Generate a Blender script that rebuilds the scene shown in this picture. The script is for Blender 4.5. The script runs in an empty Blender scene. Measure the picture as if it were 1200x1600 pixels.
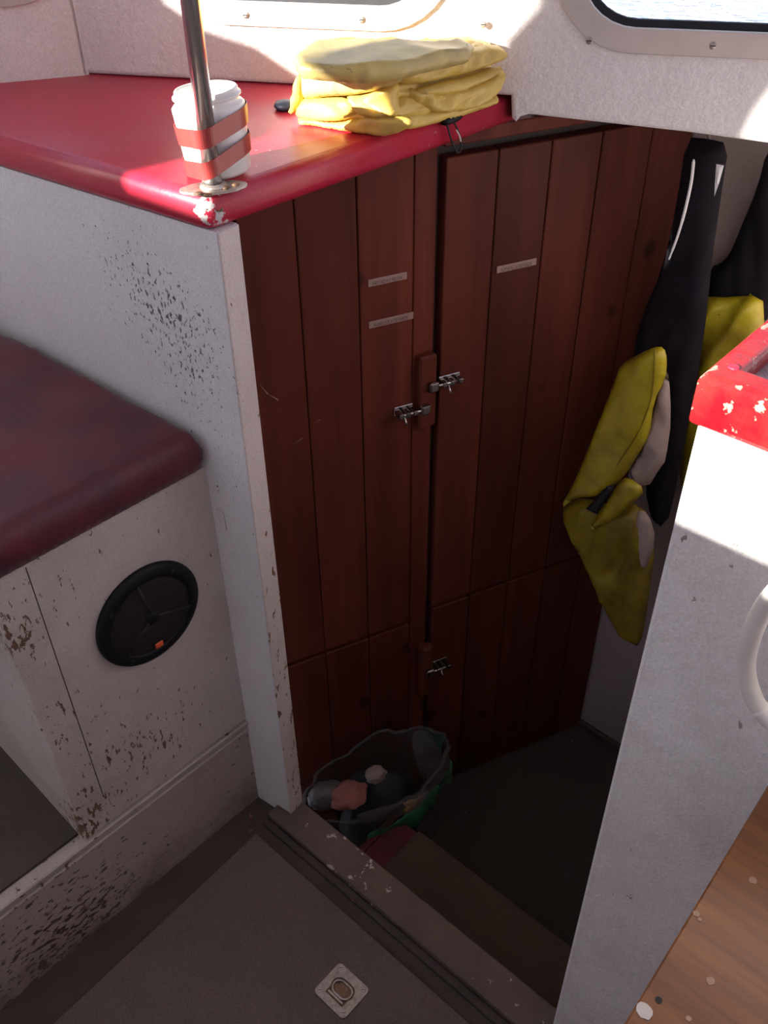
import bpy, bmesh, math, random
from mathutils import Vector, Matrix, noise
from mathutils.geometry import delaunay_2d_cdt

scene = bpy.context.scene
COL = scene.collection
random.seed(4)

# ------------------------------------------------------------------ camera
FPX = 1460.0
CZ = 1.41
_d = Vector((22.0, 1800.0, FPX)).normalized()          # boat "down" in camera axes (x right, y down, z forward)
_up = -_d
_fw = Vector((0, 0, 1)); _fw = (_fw - _fw.dot(_up) * _up).normalized()
_rt = _fw.cross(_up)
def c2w(v):                                             # camera axes -> world axes
    return Vector((_rt.dot(v), _fw.dot(v), _up.dot(v)))
CAMP = Vector((0, 0, CZ))
cd = bpy.data.cameras.new('camera')
cd.sensor_fit = 'VERTICAL'; cd.sensor_height = 32.0
cd.lens = FPX / 1600.0 * 32.0
cd.clip_start = 0.02; cd.clip_end = 2000
cam = bpy.data.objects.new('camera', cd); COL.objects.link(cam)
_X = c2w(Vector((1, 0, 0))); _Y = c2w(Vector((0, -1, 0))); _Zc = c2w(Vector((0, 0, -1)))
cam.matrix_world = Matrix(((_X.x, _Y.x, _Zc.x, 0), (_X.y, _Y.y, _Zc.y, 0), (_X.z, _Y.z, _Zc.z, CZ), (0, 0, 0, 1)))
scene.camera = cam

# ------------------------------------------------------------------ world, sun, exposure
SUN_AZ, SUN_EL = 57.0, 18.0                             # direction the light travels
w = bpy.data.worlds.new('sky'); scene.world = w; w.use_nodes = True
bg = w.node_tree.nodes['Background']
bg.inputs['Color'].default_value = (0.64, 0.73, 1.0, 1); bg.inputs['Strength'].default_value = 2.2
sl = bpy.data.lights.new('sun', 'SUN'); sl.energy = 38.0; sl.angle = math.radians(0.6); sl.color = (1.0, 0.95, 0.86)
sun = bpy.data.objects.new('sun', sl); COL.objects.link(sun)
def azd(a): a = math.radians(a); return Vector((math.sin(a), math.cos(a), 0))
SD = azd(SUN_AZ) * math.cos(math.radians(SUN_EL)) - Vector((0, 0, math.sin(math.radians(SUN_EL))))
sun.rotation_euler = SD.to_track_quat('-Z', 'Y').to_euler()
sun.location = (-3, -2, 4)
scene.view_settings.view_transform = 'Standard'
scene.view_settings.look = 'None'
scene.view_settings.exposure = -0.75
scene.view_settings.gamma = 1.0
scene.view_settings.use_curve_mapping = False
try: scene.cycles.max_bounces = 10; scene.cycles.diffuse_bounces = 6
except Exception: pass

# ------------------------------------------------------------------ measuring helpers (photo point -> place in the boat)
def ray(x, y): return c2w(Vector((x - 600.0, y - 800.0, FPX)))
def Z(x, y, z):
    r = ray(x, y); return CAMP + r * ((z - CZ) / r.z)
class Frame:                                            # vertical plane: u along it, n out of it, z up
    def __init__(s, o, a, flip=1):
        s.o = Vector((o.x, o.y, 0)); s.u = azd(a); s.n = azd(a + 90 * flip)
    def p(s, u, n, z): return s.o + s.u * u + s.n * n + Vector((0, 0, z))
    def px(s, x, y, n=0.0):                             # photo point on the plane offset by n -> (u, z)
        r = ray(x, y); o = s.o + s.n * n
        t = (o - CAMP).dot(s.n) / r.dot(s.n)
        q = CAMP + r * t
        return ((q - s.o).dot(s.u), q.z)
    def uv(s, q): return ((q - s.o).dot(s.u), (q - s.o).dot(s.n))

ZC = 1.075                                              # counter height
ZU = ZC - 0.038                                         # its underside
T = Frame(Z(455, 1279, 0), 132, 1)                      # door bulkhead, n towards the wheelhouse
if T.n.dot(Vector((0, -1, 0))) < 0: T.n = -T.n
CU = Z(327, 366, ZU); EU = Z(806, 192, ZU)
WD = Frame(Z(806, 192, ZU) + azd(65 - 90) * 0.012, 65, 1)                    # boarded bulkhead, n towards the camera
B = Z(140, 117, ZC)
_H = Z(1200, 225, ZU)
FRAZ = math.degrees(math.atan2(_H.x - B.x, _H.y - B.y))
FR = Frame(B, FRAZ, 1)                                  # window wall
if FR.n.y > 0: FR.n = -FR.n
LW = Frame(B, -108, -1)                                 # angled wall left of it
if LW.n.y > 0: LW.n = -LW.n
K = Frame(Z(409, 1241, 0), 44, 1)                       # seat box front, n into the gangway
if K.n.x < 0: K.n = -K.n
ZL = -0.342                                             # floor of the lower space
_b = WD.px(905, 1130); ZL = _b[1]
FWS = _b[0]
FW = Frame(WD.p(FWS, 0, 0), 133, 1)                     # forward wall of the lower space
if FW.n.y > 0: FW.n = -FW.n

# ------------------------------------------------------------------ materials
MATS = {}
def nodes(name):
    m = bpy.data.materials.new(name); m.use_nodes = True
    nt = m.node_tree; bs = nt.nodes['Principled BSDF']
    MATS[name] = m
    return m, nt, bs
def N(nt, t, **kw):
    n = nt.nodes.new(t)
    for k, v in kw.items():
        if k in n.inputs: n.inputs[k].default_value = v
        else: setattr(n, k, v)
    return n
def ramp(nt, fac, stops):
    r = nt.nodes.new('ShaderNodeValToRGB')
    el = r.color_ramp.elements
    el[0].position = stops[0][0]; el[0].color = stops[0][1]
    el[1].position = stops[-1][0]; el[1].color = stops[-1][1]
    for p, c in stops[1:-1]:
        e = el.new(p); e.color = c
    nt.links.new(fac, r.inputs[0]); return r.outputs[0]
def mix(nt, fac, a, b, mode='MIX'):
    m = nt.nodes.new('ShaderNodeMix'); m.data_type = 'RGBA'; m.blend_type = mode
    for sock, v in ((m.inputs[0], fac), (m.inputs[6], a), (m.inputs[7], b)):
        if hasattr(v, 'is_output'): nt.links.new(v, sock)
        elif isinstance(v, (int, float)): sock.default_value = v
        else: sock.default_value = v
    return m.outputs[2]
def math_(nt, op, a, b):
    m = nt.nodes.new('ShaderNodeMath'); m.operation = op
    for sock, v in ((m.inputs[0], a), (m.inputs[1], b)):
        if hasattr(v, 'is_output'): nt.links.new(v, sock)
        else: sock.default_value = v
    return m.outputs[0]
def position(nt):
    return nt.nodes.new('ShaderNodeNewGeometry').outputs['Position']
def mapped(nt, vec, scale=(1, 1, 1), rot=(0, 0, 0), loc=(0, 0, 0)):
    mp = nt.nodes.new('ShaderNodeMapping'); nt.links.new(vec, mp.inputs[0])
    mp.inputs['Scale'].default_value = scale; mp.inputs['Rotation'].default_value = rot; mp.inputs['Location'].default_value = loc
    return mp.outputs[0]
def noise_(nt, vec, scale, detail=3, rough=0.55, out=0):
    n = N(nt, 'ShaderNodeTexNoise', Scale=scale, Detail=detail, Roughness=rough); nt.links.new(vec, n.inputs['Vector']); return n.outputs[out]
def bump(nt, bs, h, strength=0.3, dist=0.002):
    b = N(nt, 'ShaderNodeBump', Strength=strength, Distance=dist); nt.links.new(h, b.inputs['Height']); nt.links.new(b.outputs[0], bs.inputs['Normal'])
def C4(r, g, b): return (r, g, b, 1)

def plain(name, col, rough=0.5, metal=0.0, var=0.12, bscale=0, bstr=0.2, coat=0, nscale=25):
    m, nt, bs = nodes(name); p = position(nt)
    n = noise_(nt, p, nscale, 4)
    c = ramp(nt, n, [(0.3, C4(*[x * (1 - var) for x in col])), (0.7, C4(*[min(1, x * (1 + var)) for x in col]))])
    nt.links.new(c, bs.inputs['Base Color'])
    bs.inputs['Roughness'].default_value = rough; bs.inputs['Metallic'].default_value = metal
    if coat: bs.inputs['Coat Weight'].default_value = coat; bs.inputs['Coat Roughness'].default_value = 0.25
    if bscale: bump(nt, bs, noise_(nt, p, bscale, 3), bstr)
    return m

def near(nt, p, centre, radius):                        # 1 at centre -> 0 at radius
    v = nt.nodes.new('ShaderNodeVectorMath'); v.operation = 'DISTANCE'
    nt.links.new(p, v.inputs[0]); v.inputs[1].default_value = centre
    mr = nt.nodes.new('ShaderNodeMapRange'); nt.links.new(v.outputs['Value'], mr.inputs[0])
    mr.inputs[1].default_value = 0; mr.inputs[2].default_value = radius; mr.inputs[3].default_value = 1; mr.inputs[4].default_value = 0
    return mr.outputs[0]

def painted(name, base, chipcol, spots=(), chip_scale=140, chip_thr=0.72, grime_sheen=0.35, grime_sheen_col=(0.35, 0.27, 0.22), rough=0.45, bstr=0.25, bscale=160, stretch=(1, 1, 0.45), base_chip=0.0, zgrime=None, deep=None, grain=0.12, gscale=380, bdist=0.003):
    """old brushed white paint, with flaked spots gathered round given places"""
    m, nt, bs = nodes(name); p = position(nt)
    g = noise_(nt, p, 9, 5, 0.6)
    col = mix(nt, ramp(nt, g, [(0.42, C4(0, 0, 0)), (0.78, C4(1, 1, 1))]), C4(*base), C4(*[b * (1 - grime_sheen) + c * grime_sheen for b, c in zip(base, grime_sheen_col)]))
    if zgrime:                                          # dirt rubbed in near the floor, in an uneven tide line
        z0, z1, gc = zgrime
        sx = nt.nodes.new('ShaderNodeSeparateXYZ'); nt.links.new(p, sx.inputs[0])
        mr = N(nt, 'ShaderNodeMapRange'); nt.links.new(sx.outputs[2], mr.inputs[0])
        mr.inputs[1].default_value = z0; mr.inputs[2].default_value = z1; mr.inputs[3].default_value = 1; mr.inputs[4].default_value = 0
        f = math_(nt, 'MULTIPLY', mr.outputs[0], ramp(nt, noise_(nt, p, 22, 5), [(0.3, C4(.1, .1, .1)), (0.65, C4(1, 1, 1))]))
        col = mix(nt, f, col, C4(*gc))
    pm = mapped(nt, p, stretch)
    n = noise_(nt, pm, chip_scale, 3, 0.6)
    wgt = None
    for c, r, s in spots:
        a = math_(nt, 'MULTIPLY', near(nt, p, c, r), s)
        wgt = a if wgt is None else math_(nt, 'ADD', wgt, a)
    t = n
    if wgt is not None: t = math_(nt, 'ADD', n, wgt)
    if base_chip: t = math_(nt, 'ADD', t, base_chip)
    mask = ramp(nt, t, [(chip_thr - 0.015, C4(0, 0, 0)), (chip_thr + 0.015, C4(1, 1, 1))])
    if deep: chipc = mix(nt, ramp(nt, noise_(nt, p, 75, 2), [(0.56, C4(0, 0, 0)), (0.59, C4(1, 1, 1))]), C4(*chipcol), C4(*deep))
    else: chipc = C4(*chipcol)
    col = mix(nt, mask, col, chipc)
    gr = ramp(nt, noise_(nt, p, gscale, 3, 0.7), [(0.3, C4(*[1 - grain] * 3)), (0.7, C4(*[1 + grain] * 3))])
    col = mix(nt, 1.0, col, gr, 'MULTIPLY')
    nt.links.new(col, bs.inputs['Base Color'])
    bs.inputs['Roughness'].default_value = rough
    h = math_(nt, 'SUBTRACT', noise_(nt, p, bscale, 4, 0.6), math_(nt, 'MULTIPLY', mask, 0.4))
    bump(nt, bs, h, bstr, bdist)
    return m

def v3(p): return (p.x, p.y, p.z)
W_COL = (0.80, 0.79, 0.80)
painted('white_gelcoat', (0.85, 0.80, 0.79), (0.5, 0.42, 0.36), chip_thr=0.80, grime_sheen=0.15, bstr=0.6, bscale=110, bdist=0.004, rough=0.5,
        spots=((v3(B + Vector((0.01, -0.02, 0.10))), 0.05, 0.16),))
painted('shaded_white', (0.36, 0.29, 0.29), (0.3, 0.24, 0.2), chip_thr=0.80, grime_sheen=0.4, bstr=0.4, bscale=90, rough=0.6)  # white paint darkened to hold the shade of the lower space
def Tp(x, y): u, z = T.px(x, y); return v3(T.p(u, 0, z))
def Kp(x, y): u, z = K.px(x, y); return v3(K.p(u, 0, z))
painted('white_panel', W_COL, (0.13, 0.12, 0.12), chip_scale=260, chip_thr=0.755, grime_sheen=0.12, stretch=(1, 1, 0.5), bstr=0.3,
        spots=((Tp(270, 470), 0.15, 0.13), (Tp(310, 570), 0.12, 0.12), (Tp(345, 730), 0.12, 0.11), (Tp(200, 400), 0.12, 0.08), (Tp(390, 1000), 0.15, 0.04)))
painted('white_panel_end', (0.72, 0.63, 0.60), (0.20, 0.10, 0.06), chip_scale=120, chip_thr=0.70, grime_sheen=0.3, stretch=(1, 1, 0.35), bstr=0.5,
        spots=((v3(T.p(0, 0, 0.1)), 0.5, 0.08), (v3(T.p(0, 0, 0.5)), 0.3, 0.05)))
painted('white_seatbox', (0.58, 0.50, 0.465), (0.16, 0.09, 0.06), chip_scale=150, chip_thr=0.72, grime_sheen=0.55, stretch=(1, 1, 0.4), bstr=0.3,  # low-level shade put into the seat box, kick board, hatch and floor colours
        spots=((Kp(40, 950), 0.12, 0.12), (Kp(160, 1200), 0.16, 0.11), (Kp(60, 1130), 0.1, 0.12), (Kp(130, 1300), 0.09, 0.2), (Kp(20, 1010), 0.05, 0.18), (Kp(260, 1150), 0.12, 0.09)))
painted('white_kickboard', (0.46, 0.39, 0.355), (0.12, 0.075, 0.05), chip_scale=130, chip_thr=0.685, grime_sheen=0.6, stretch=(0.5, 0.5, 1.0), bstr=0.4, zgrime=(-0.01, 0.09, (0.16, 0.11, 0.08)),
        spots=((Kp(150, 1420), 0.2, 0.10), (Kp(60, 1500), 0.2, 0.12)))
painted('white_column', (0.82, 0.80, 0.80), (0.36, 0.30, 0.27), chip_scale=70, chip_thr=0.725, grime_sheen=0.3, bstr=0.5, bscale=85, bdist=0.004, rough=0.5, stretch=(1, 1, 0.7))
painted('red_paint', (0.50, 0.014, 0.045), (0.62, 0.58, 0.56), chip_scale=60, chip_thr=0.74, grime_sheen=0.3, grime_sheen_col=(0.45, 0.12, 0.15), bstr=0.12, bscale=120, rough=0.36, stretch=(1, 1, 1), deep=(0.10, 0.06, 0.04),  # the paler mauve is sky reflection painted into the red
        spots=((v3(CU + Vector((0.004, -0.002, 0.012))), 0.036, 0.36), (v3(Z(330, 300, ZC)), 0.025, 0.16)))
painted('red_paint_worn', (0.36, 0.004, 0.010), (0.55, 0.24, 0.19), chip_scale=70, chip_thr=0.65, grime_sheen=0.5, grime_sheen_col=(0.48, 0.10, 0.06), bstr=0.3, rough=0.35, stretch=(1, 1, 1), base_chip=0.02)
painted('sill_paint', (0.15, 0.105, 0.088), (0.55, 0.47, 0.42), chip_scale=50, chip_thr=0.70, grime_sheen=0.8, grime_sheen_col=(0.07, 0.05, 0.04), bstr=0.8, bscale=60, rough=0.7, stretch=(1, 1, 1),
        spots=((v3(T.p(0.16, 0, 0.02)), 0.12, 0.10),))
painted('sole_paint', (0.075, 0.054, 0.045), (0.30, 0.10, 0.05), chip_scale=40, chip_thr=0.74, grime_sheen=0.7, grime_sheen_col=(0.035, 0.03, 0.025), bstr=0.5, bscale=60, rough=0.75, stretch=(1, 1, 1),
        spots=((v3(Z(402, 1280, 0)), 0.04, 0.2),))
painted('hatch_board', (0.150, 0.112, 0.100), (0.42, 0.36, 0.32), chip_scale=90, chip_thr=0.79, grime_sheen=0.5, grime_sheen_col=(0.085, 0.066, 0.048), bstr=0.55, bscale=420, rough=0.8, stretch=(1, 1, 1), grain=0.35, gscale=520)
painted('step_carpet', (0.10, 0.066, 0.045), (0.25, 0.22, 0.18), chip_scale=60, chip_thr=0.80, grime_sheen=0.7, grime_sheen_col=(0.07, 0.05, 0.035), bstr=0.8, bscale=300, rough=0.95, stretch=(1, 1, 1))
painted('lower_floor', (0.05, 0.034, 0.029), (0.2, 0.16, 0.13), chip_scale=45, chip_thr=0.72, grime_sheen=0.6, grime_sheen_col=(0.05, 0.035, 0.03), bstr=0.5, bscale=120, rough=0.85, stretch=(1, 1, 1))
plain('step_red', (0.10, 0.010, 0.013), 0.6, var=0.3, bscale=150)
plain('dark_dirt', (0.05, 0.035, 0.03), 0.8, var=0.4)

def wood(name, c0, c1, dirs, rough=0.45, coat=0.25, knots=True, gs=1.0, rotz=None, spec=0.5):
    """stained softwood, grain along the first direction"""
    m, nt, bs = nodes(name); tc = nt.nodes.new('ShaderNodeTexCoord'); p = tc.outputs['Object']
    oi = nt.nodes.new('ShaderNodeObjectInfo')
    va = nt.nodes.new('ShaderNodeVectorMath'); va.operation = 'ADD'; nt.links.new(position(nt), va.inputs[0])
    cv = nt.nodes.new('ShaderNodeVectorMath'); cv.operation = 'SCALE'; cv.inputs[0].default_value = (7, 3, 11); nt.links.new(oi.outputs['Random'], cv.inputs['Scale'])
    nt.links.new(cv.outputs[0], va.inputs[1]); p = va.outputs[0]
    if rotz is not None: p = mapped(nt, p, (1, 1, 1), (0, 0, rotz))
    pm = mapped(nt, p, dirs)
    g = noise_(nt, pm, 30 * gs, 5, 0.6)
    col = ramp(nt, g, [(0.3, C4(*c0)), (0.7, C4(*c1))])
    big = noise_(nt, mapped(nt, p, tuple(max(0.4, d * 0.5) for d in dirs)), 7, 3)
    col = mix(nt, ramp(nt, big, [(0.35, C4(0, 0, 0)), (0.75, C4(.7, .7, .7))]), col, C4(*[x * 0.55 for x in c0]))
    if knots:
        vo = N(nt, 'ShaderNodeTexVoronoi', Scale=8.0); nt.links.new(mapped(nt, p, (1, 1, 0.75)), vo.inputs['Vector'])
        k = ramp(nt, math_(nt, 'ADD', vo.outputs['Distance'], math_(nt, 'MULTIPLY', noise_(nt, p, 60, 2), 0.06)), [(0.085, C4(1, 1, 1)), (0.15, C4(0, 0, 0))])
        col = mix(nt, k, col, C4(*[x * 0.3 for x in c0]))
    # every board a little different
    hs = nt.nodes.new('ShaderNodeHueSaturation'); nt.links.new(col, hs.inputs['Color'])
    mr = N(nt, 'ShaderNodeMapRange'); nt.links.new(oi.outputs['Random'], mr.inputs[0]); mr.inputs[3].default_value = 0.80; mr.inputs[4].default_value = 1.22
    nt.links.new(mr.outputs[0], hs.inputs['Value'])
    nt.links.new(hs.outputs[0], bs.inputs['Base Color'])
    bs.inputs['Roughness'].default_value = rough; bs.inputs['Coat Weight'].default_value = coat; bs.inputs['Coat Roughness'].default_value = 0.4
    bs.inputs['Specular IOR Level'].default_value = spec
    bump(nt, bs, g, 0.15, 0.001)
    return m
wood('stained_pine', (0.076, 0.0145, 0.0085), (0.150, 0.032, 0.0175), (1, 1, 0.06), rough=0.6, coat=0.0, spec=0.22)
wood('varnished_ply', (0.17, 0.056, 0.015), (0.44, 0.165, 0.04), (0.10, 1.6, 1), rough=0.4, coat=0.4, knots=False, gs=1.6, rotz=math.radians(42))

plain('steel', (0.85, 0.83, 0.80), 0.22, 0.82, 0.04)
plain('chrome', (0.42, 0.39, 0.38), 0.2, 1.0, 0.04)
plain('dull_metal', (0.50, 0.44, 0.40), 0.45, 0.85, 0.25, bscale=300, bstr=0.15, nscale=120)
plain('rusty', (0.28, 0.17, 0.10), 0.6, 0.5, 0.4, nscale=150)
plain('aluminium', (0.60, 0.54, 0.50), 0.42, 0.25, 0.05, bscale=200, bstr=0.05)
plain('black_plastic', (0.006, 0.006, 0.007), 0.55, 0, 0.2).node_tree.nodes['Principled BSDF'].inputs['Specular IOR Level'].default_value = 0.25
plain('black_rubber', (0.015, 0.015, 0.018), 0.7, 0, 0.3)
plain('orange_badge', (0.75, 0.10, 0.03), 0.4)
plain('white_plastic', (0.88, 0.84, 0.80), 0.3, 0, 0.03, coat=0.2)
plain('pvc', (0.72, 0.68, 0.63), 0.4, 0, 0.07, bscale=90, bstr=0.1)
plain('pvc_tape', (0.74, 0.70, 0.66), 0.5, 0, 0.05)
plain('red_tape', (0.40, 0.045, 0.04), 0.38, 0, 0.1, coat=0.3)
plain('ink', (0.02, 0.02, 0.02), 0.6)
plain('pink_ink', (0.45, 0.25, 0.25), 0.6)
plain('sticker', (0.34, 0.21, 0.185), 0.6, 0, 0.08)
plain('spot_grey', (0.45, 0.30, 0.20), 0.7)
plain('white_paper', (0.7, 0.66, 0.6), 0.7)
MATS['black_cloth'] = plain('black_cloth', (0.010, 0.008, 0.013), 0.9, 0, 0.3, bscale=250, bstr=0.3)
MATS['black_cloth'].node_tree.nodes['Principled BSDF'].inputs['Specular IOR Level'].default_value = 0.2
plain('blue_black', (0.02, 0.025, 0.05), 0.5)
plain('cream_lining', (0.36, 0.27, 0.25), 0.85, 0, 0.12, bscale=400, bstr=0.3)
plain('sunlit_white', (0.9, 0.9, 0.9), 0.35, 0, 0.02)  # white standing in for sunlight among the hanging clothes
plain('deck_white', (0.85, 0.85, 0.86), 0.5, 0, 0.03)
plain('deck_blue', (0.10, 0.15, 0.28), 0.6, 0, 0.05)
plain('pink_foam', (0.32, 0.115, 0.095), 0.8, 0, 0.2, nscale=60, bscale=200)
plain('grey_wrap', (0.11, 0.09, 0.085), 0.4, 0, 0.3, bscale=60, bstr=0.5)
plain('tissue', (0.33, 0.25, 0.22), 0.9, 0, 0.1)
plain('green_print', (0.03, 0.20, 0.09), 0.4, 0, 0.2)
plain('yellow_print', (0.62, 0.38, 0.12), 0.5, 0, 0.25)
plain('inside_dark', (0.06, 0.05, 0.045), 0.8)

def cushion_mat():
    m, nt, bs = nodes('maroon_vinyl'); p = position(nt)
    n = noise_(nt, mapped(nt, p, (1, 1, 1), (0, 0, 0.75)), 9, 4, 0.6)
    col = ramp(nt, n, [(0.32, C4(0.055, 0.010, 0.022)), (0.5, C4(0.10, 0.011, 0.020)), (0.72, C4(0.14, 0.012, 0.015))])
    nt.links.new(col, bs.inputs['Base Color']); bs.inputs['Roughness'].default_value = 0.5
    bs.inputs['Sheen Weight'].default_value = 0.1
    bump(nt, bs, noise_(nt, p, 330, 3), 0.25, 0.001)
cushion_mat()
def oilskin(name, c, dirt, amount, sc=14):
    m, nt, bs = nodes(name); p = position(nt)
    n = noise_(nt, p, sc, 6, 0.65)
    col = mix(nt, ramp(nt, n, [(0.5 - amount, C4(0, 0, 0)), (0.82 - amount * 0.6, C4(1, 1, 1))]), C4(*c), C4(*dirt))
    sp = ramp(nt, noise_(nt, p, 160, 3), [(0.70, C4(0, 0, 0)), (0.76, C4(0.8, 0.8, 0.8))])
    col = mix(nt, sp, col, C4(*[x * 0.35 for x in dirt]))
    nt.links.new(col, bs.inputs['Base Color']); bs.inputs['Roughness'].default_value = 0.42
    bump(nt, bs, noise_(nt, p, 45, 4, 0.6), 0.25, 0.004)
oilskin('yellow_oilskin', (0.72, 0.50, 0.10), (0.55, 0.40, 0.12), 0.1)
oilskin('yellow_oilskin_top', (0.70, 0.54, 0.16), (0.34, 0.28, 0.15), 0.14, 8)
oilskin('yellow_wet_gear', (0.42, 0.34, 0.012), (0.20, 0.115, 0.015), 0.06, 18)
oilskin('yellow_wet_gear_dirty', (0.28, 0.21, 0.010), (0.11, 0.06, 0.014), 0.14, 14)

def glassy(name, tint, gloss=0.08, rough=0.02):
    m = bpy.data.materials.new(name); m.use_nodes = True; nt = m.node_tree; nt.nodes.clear(); MATS[name] = m
    o = N(nt, 'ShaderNodeOutputMaterial'); t = N(nt, 'ShaderNodeBsdfTransparent', Color=tint); g = N(nt, 'ShaderNodeBsdfGlossy', Roughness=rough)
    mx = N(nt, 'ShaderNodeMixShader'); mx.inputs[0].default_value = gloss
    nt.links.new(t.outputs[0], mx.inputs[1]); nt.links.new(g.outputs[0], mx.inputs[2]); nt.links.new(mx.outputs[0], o.inputs[0])
glassy('pane_glass', (0.96, 0.98, 0.98, 1), 0.05)
def film_mat():
    m = bpy.data.materials.new('plastic_film'); m.use_nodes = True; nt = m.node_tree; nt.nodes.clear(); MATS['plastic_film'] = m
    o = N(nt, 'ShaderNodeOutputMaterial'); t = N(nt, 'ShaderNodeBsdfTransparent', Color=(0.9, 0.9, 0.9, 1)); g = N(nt, 'ShaderNodeBsdfPrincipled', Roughness=0.2)
    g.inputs['Base Color'].default_value = (0.17, 0.155, 0.15, 1)
    mx = N(nt, 'ShaderNodeMixShader'); mx.inputs[0].default_value = 0.30
    nt.links.new(t.outputs[0], mx.inputs[1]); nt.links.new(g.outputs[0], mx.inputs[2]); nt.links.new(mx.outputs[0], o.inputs[0])
    p = position(nt); b = N(nt, 'ShaderNodeBump', Strength=0.7, Distance=0.01); nt.links.new(noise_(nt, p, 50, 3), b.inputs['Height']); nt.links.new(b.outputs[0], g.inputs['Normal'])
film_mat()
def speaker_mesh_mat():
    m, nt, bs = nodes('speaker_mesh'); p = position(nt)
    vo = N(nt, 'ShaderNodeTexVoronoi', Scale=420.0); nt.links.new(p, vo.inputs['Vector'])
    c = ramp(nt, vo.outputs['Distance'], [(0.25, C4(0.004, 0.003, 0.003)), (0.5, C4(0.014, 0.010, 0.009))])
    nt.links.new(c, bs.inputs['Base Color']); bs.inputs['Roughness'].default_value = 0.6
    bump(nt, bs, vo.outputs['Distance'], 0.6, 0.001)
speaker_mesh_mat()
def streaked_grey_mat():
    m, nt, bs = nodes('streaked_liner'); p = position(nt)
    n = noise_(nt, mapped(nt, p, (1, 0.12, 1), (0, 0, math.radians(25))), 110, 4, 0.6)  # pale streaks drawn out along one direction over mauve grey
    c = ramp(nt, n, [(0.35, C4(0.16, 0.09, 0.10)), (0.5, C4(0.30, 0.19, 0.20)), (0.68, C4(0.62, 0.52, 0.50))])
    nt.links.new(c, bs.inputs['Base Color']); bs.inputs['Roughness'].default_value = 0.5
    bump(nt, bs, n, 0.5, 0.002)
streaked_grey_mat()
def sea_mat():
    m, nt, bs = nodes('sea_water'); p = position(nt)
    nt.links.new(ramp(nt, noise_(nt, p, 0.6, 5), [(0.35, C4(0.30, 0.40, 0.52)), (0.6, C4(0.80, 0.84, 0.88))]), bs.inputs['Base Color'])  # milky sun glare painted into the water as pale patches
    bs.inputs['Roughness'].default_value = 0.12
    bump(nt, bs, noise_(nt, mapped(nt, p, (1, 2.2, 1)), 3.0, 5), 0.8, 0.3)
sea_mat()

# ------------------------------------------------------------------ object helpers
def tag(o, label=None, cat=None, group=None, kind=None):
    if label: o['label'] = label
    if cat: o['category'] = cat
    if group: o['group'] = group
    if kind: o['kind'] = kind
    return o
def empty(name, loc):
    e = bpy.data.objects.new(name, None); COL.objects.link(e); e.location = loc; e.empty_display_size = 0.05
    return e
WORLD = {}                                              # object -> world origin
def put(name, me, mat, parent=None, smooth=False, origin=None):
    """link a mesh given in world coordinates as one object, origin at its base or at its parent"""
    vs = [v.co.copy() for v in me.vertices]
    if parent is not None:
        po = WORLD.get(parent.name, parent.location.copy()); o0 = Vector(po)
    elif origin is not None: o0 = Vector(origin)
    else:
        lo = Vector((min(v.x for v in vs), min(v.y for v in vs), min(v.z for v in vs)))
        hi = Vector((max(v.x for v in vs), max(v.y for v in vs), max(v.z for v in vs)))
        o0 = Vector(((lo.x + hi.x) / 2, (lo.y + hi.y) / 2, lo.z))
    me.transform(Matrix.Translation(-o0))
    if smooth:
        for p in me.polygons: p.use_smooth = True
    me.materials.clear(); me.materials.append(MATS[mat])
    me.name = name
    o = bpy.data.objects.new(name, me); COL.objects.link(o)
    if parent is not None: o.parent = parent
    else: o.location = o0
    WORLD[o.name] = o0
    return o
def bm_mesh(bm):
    bmesh.ops.recalc_face_normals(bm, faces=bm.faces)
    me = bpy.data.meshes.new('m'); bm.to_mesh(me); bm.free(); return me
def mesh(vs, fs):
    me = bpy.data.meshes.new('m'); me.from_pydata([tuple(v) for v in vs], [], fs); me.update()
    bm = bmesh.new(); bm.from_mesh(me); bmesh.ops.recalc_face_normals(bm, faces=bm.faces); bm.to_mesh(me); bm.free()
    return me
def box(fr, u0, u1, n0, n1, z0, z1, bev=0.0, seg=1):
    """box in a frame"""
    bm = bmesh.new()
    vs = [bm.verts.new(fr.p(u, n, z)) for u in (u0, u1) for n in (n0, n1) for z in (z0, z1)]
    for f in ((0, 1, 3, 2), (4, 6, 7, 5), (0, 4, 5, 1), (2, 3, 7, 6), (0, 2, 6, 4), (1, 5, 7, 3)):
        bm.faces.new([vs[i] for i in f])
    if bev: bmesh.ops.bevel(bm, geom=list(bm.edges), offset=bev, segments=seg, affect='EDGES', profile=0.5)
    return bm_mesh(bm)
def prism(pts, z0, z1, bev=0, seg=2, only_top=False, bottom_bev=0):
    """vertical prism over a world XY outline"""
    bm = bmesh.new()
    a = [bm.verts.new((p[0], p[1], z0)) for p in pts]; b = [bm.verts.new((p[0], p[1], z1)) for p in pts]
    n = len(pts)
    bm.faces.new(a[::-1]); bm.faces.new(b)
    for i in range(n): bm.faces.new((a[i], a[(i + 1) % n], b[(i + 1) % n], b[i]))
    if bev:
        ed = [e for e in bm.edges if (not only_top) or all(abs(v.co.z - z1) < 1e-6 for v in e.verts)]
        bmesh.ops.bevel(bm, geom=ed, offset=bev, segments=seg, affect='EDGES', profile=0.5)
    return bm_mesh(bm)
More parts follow.
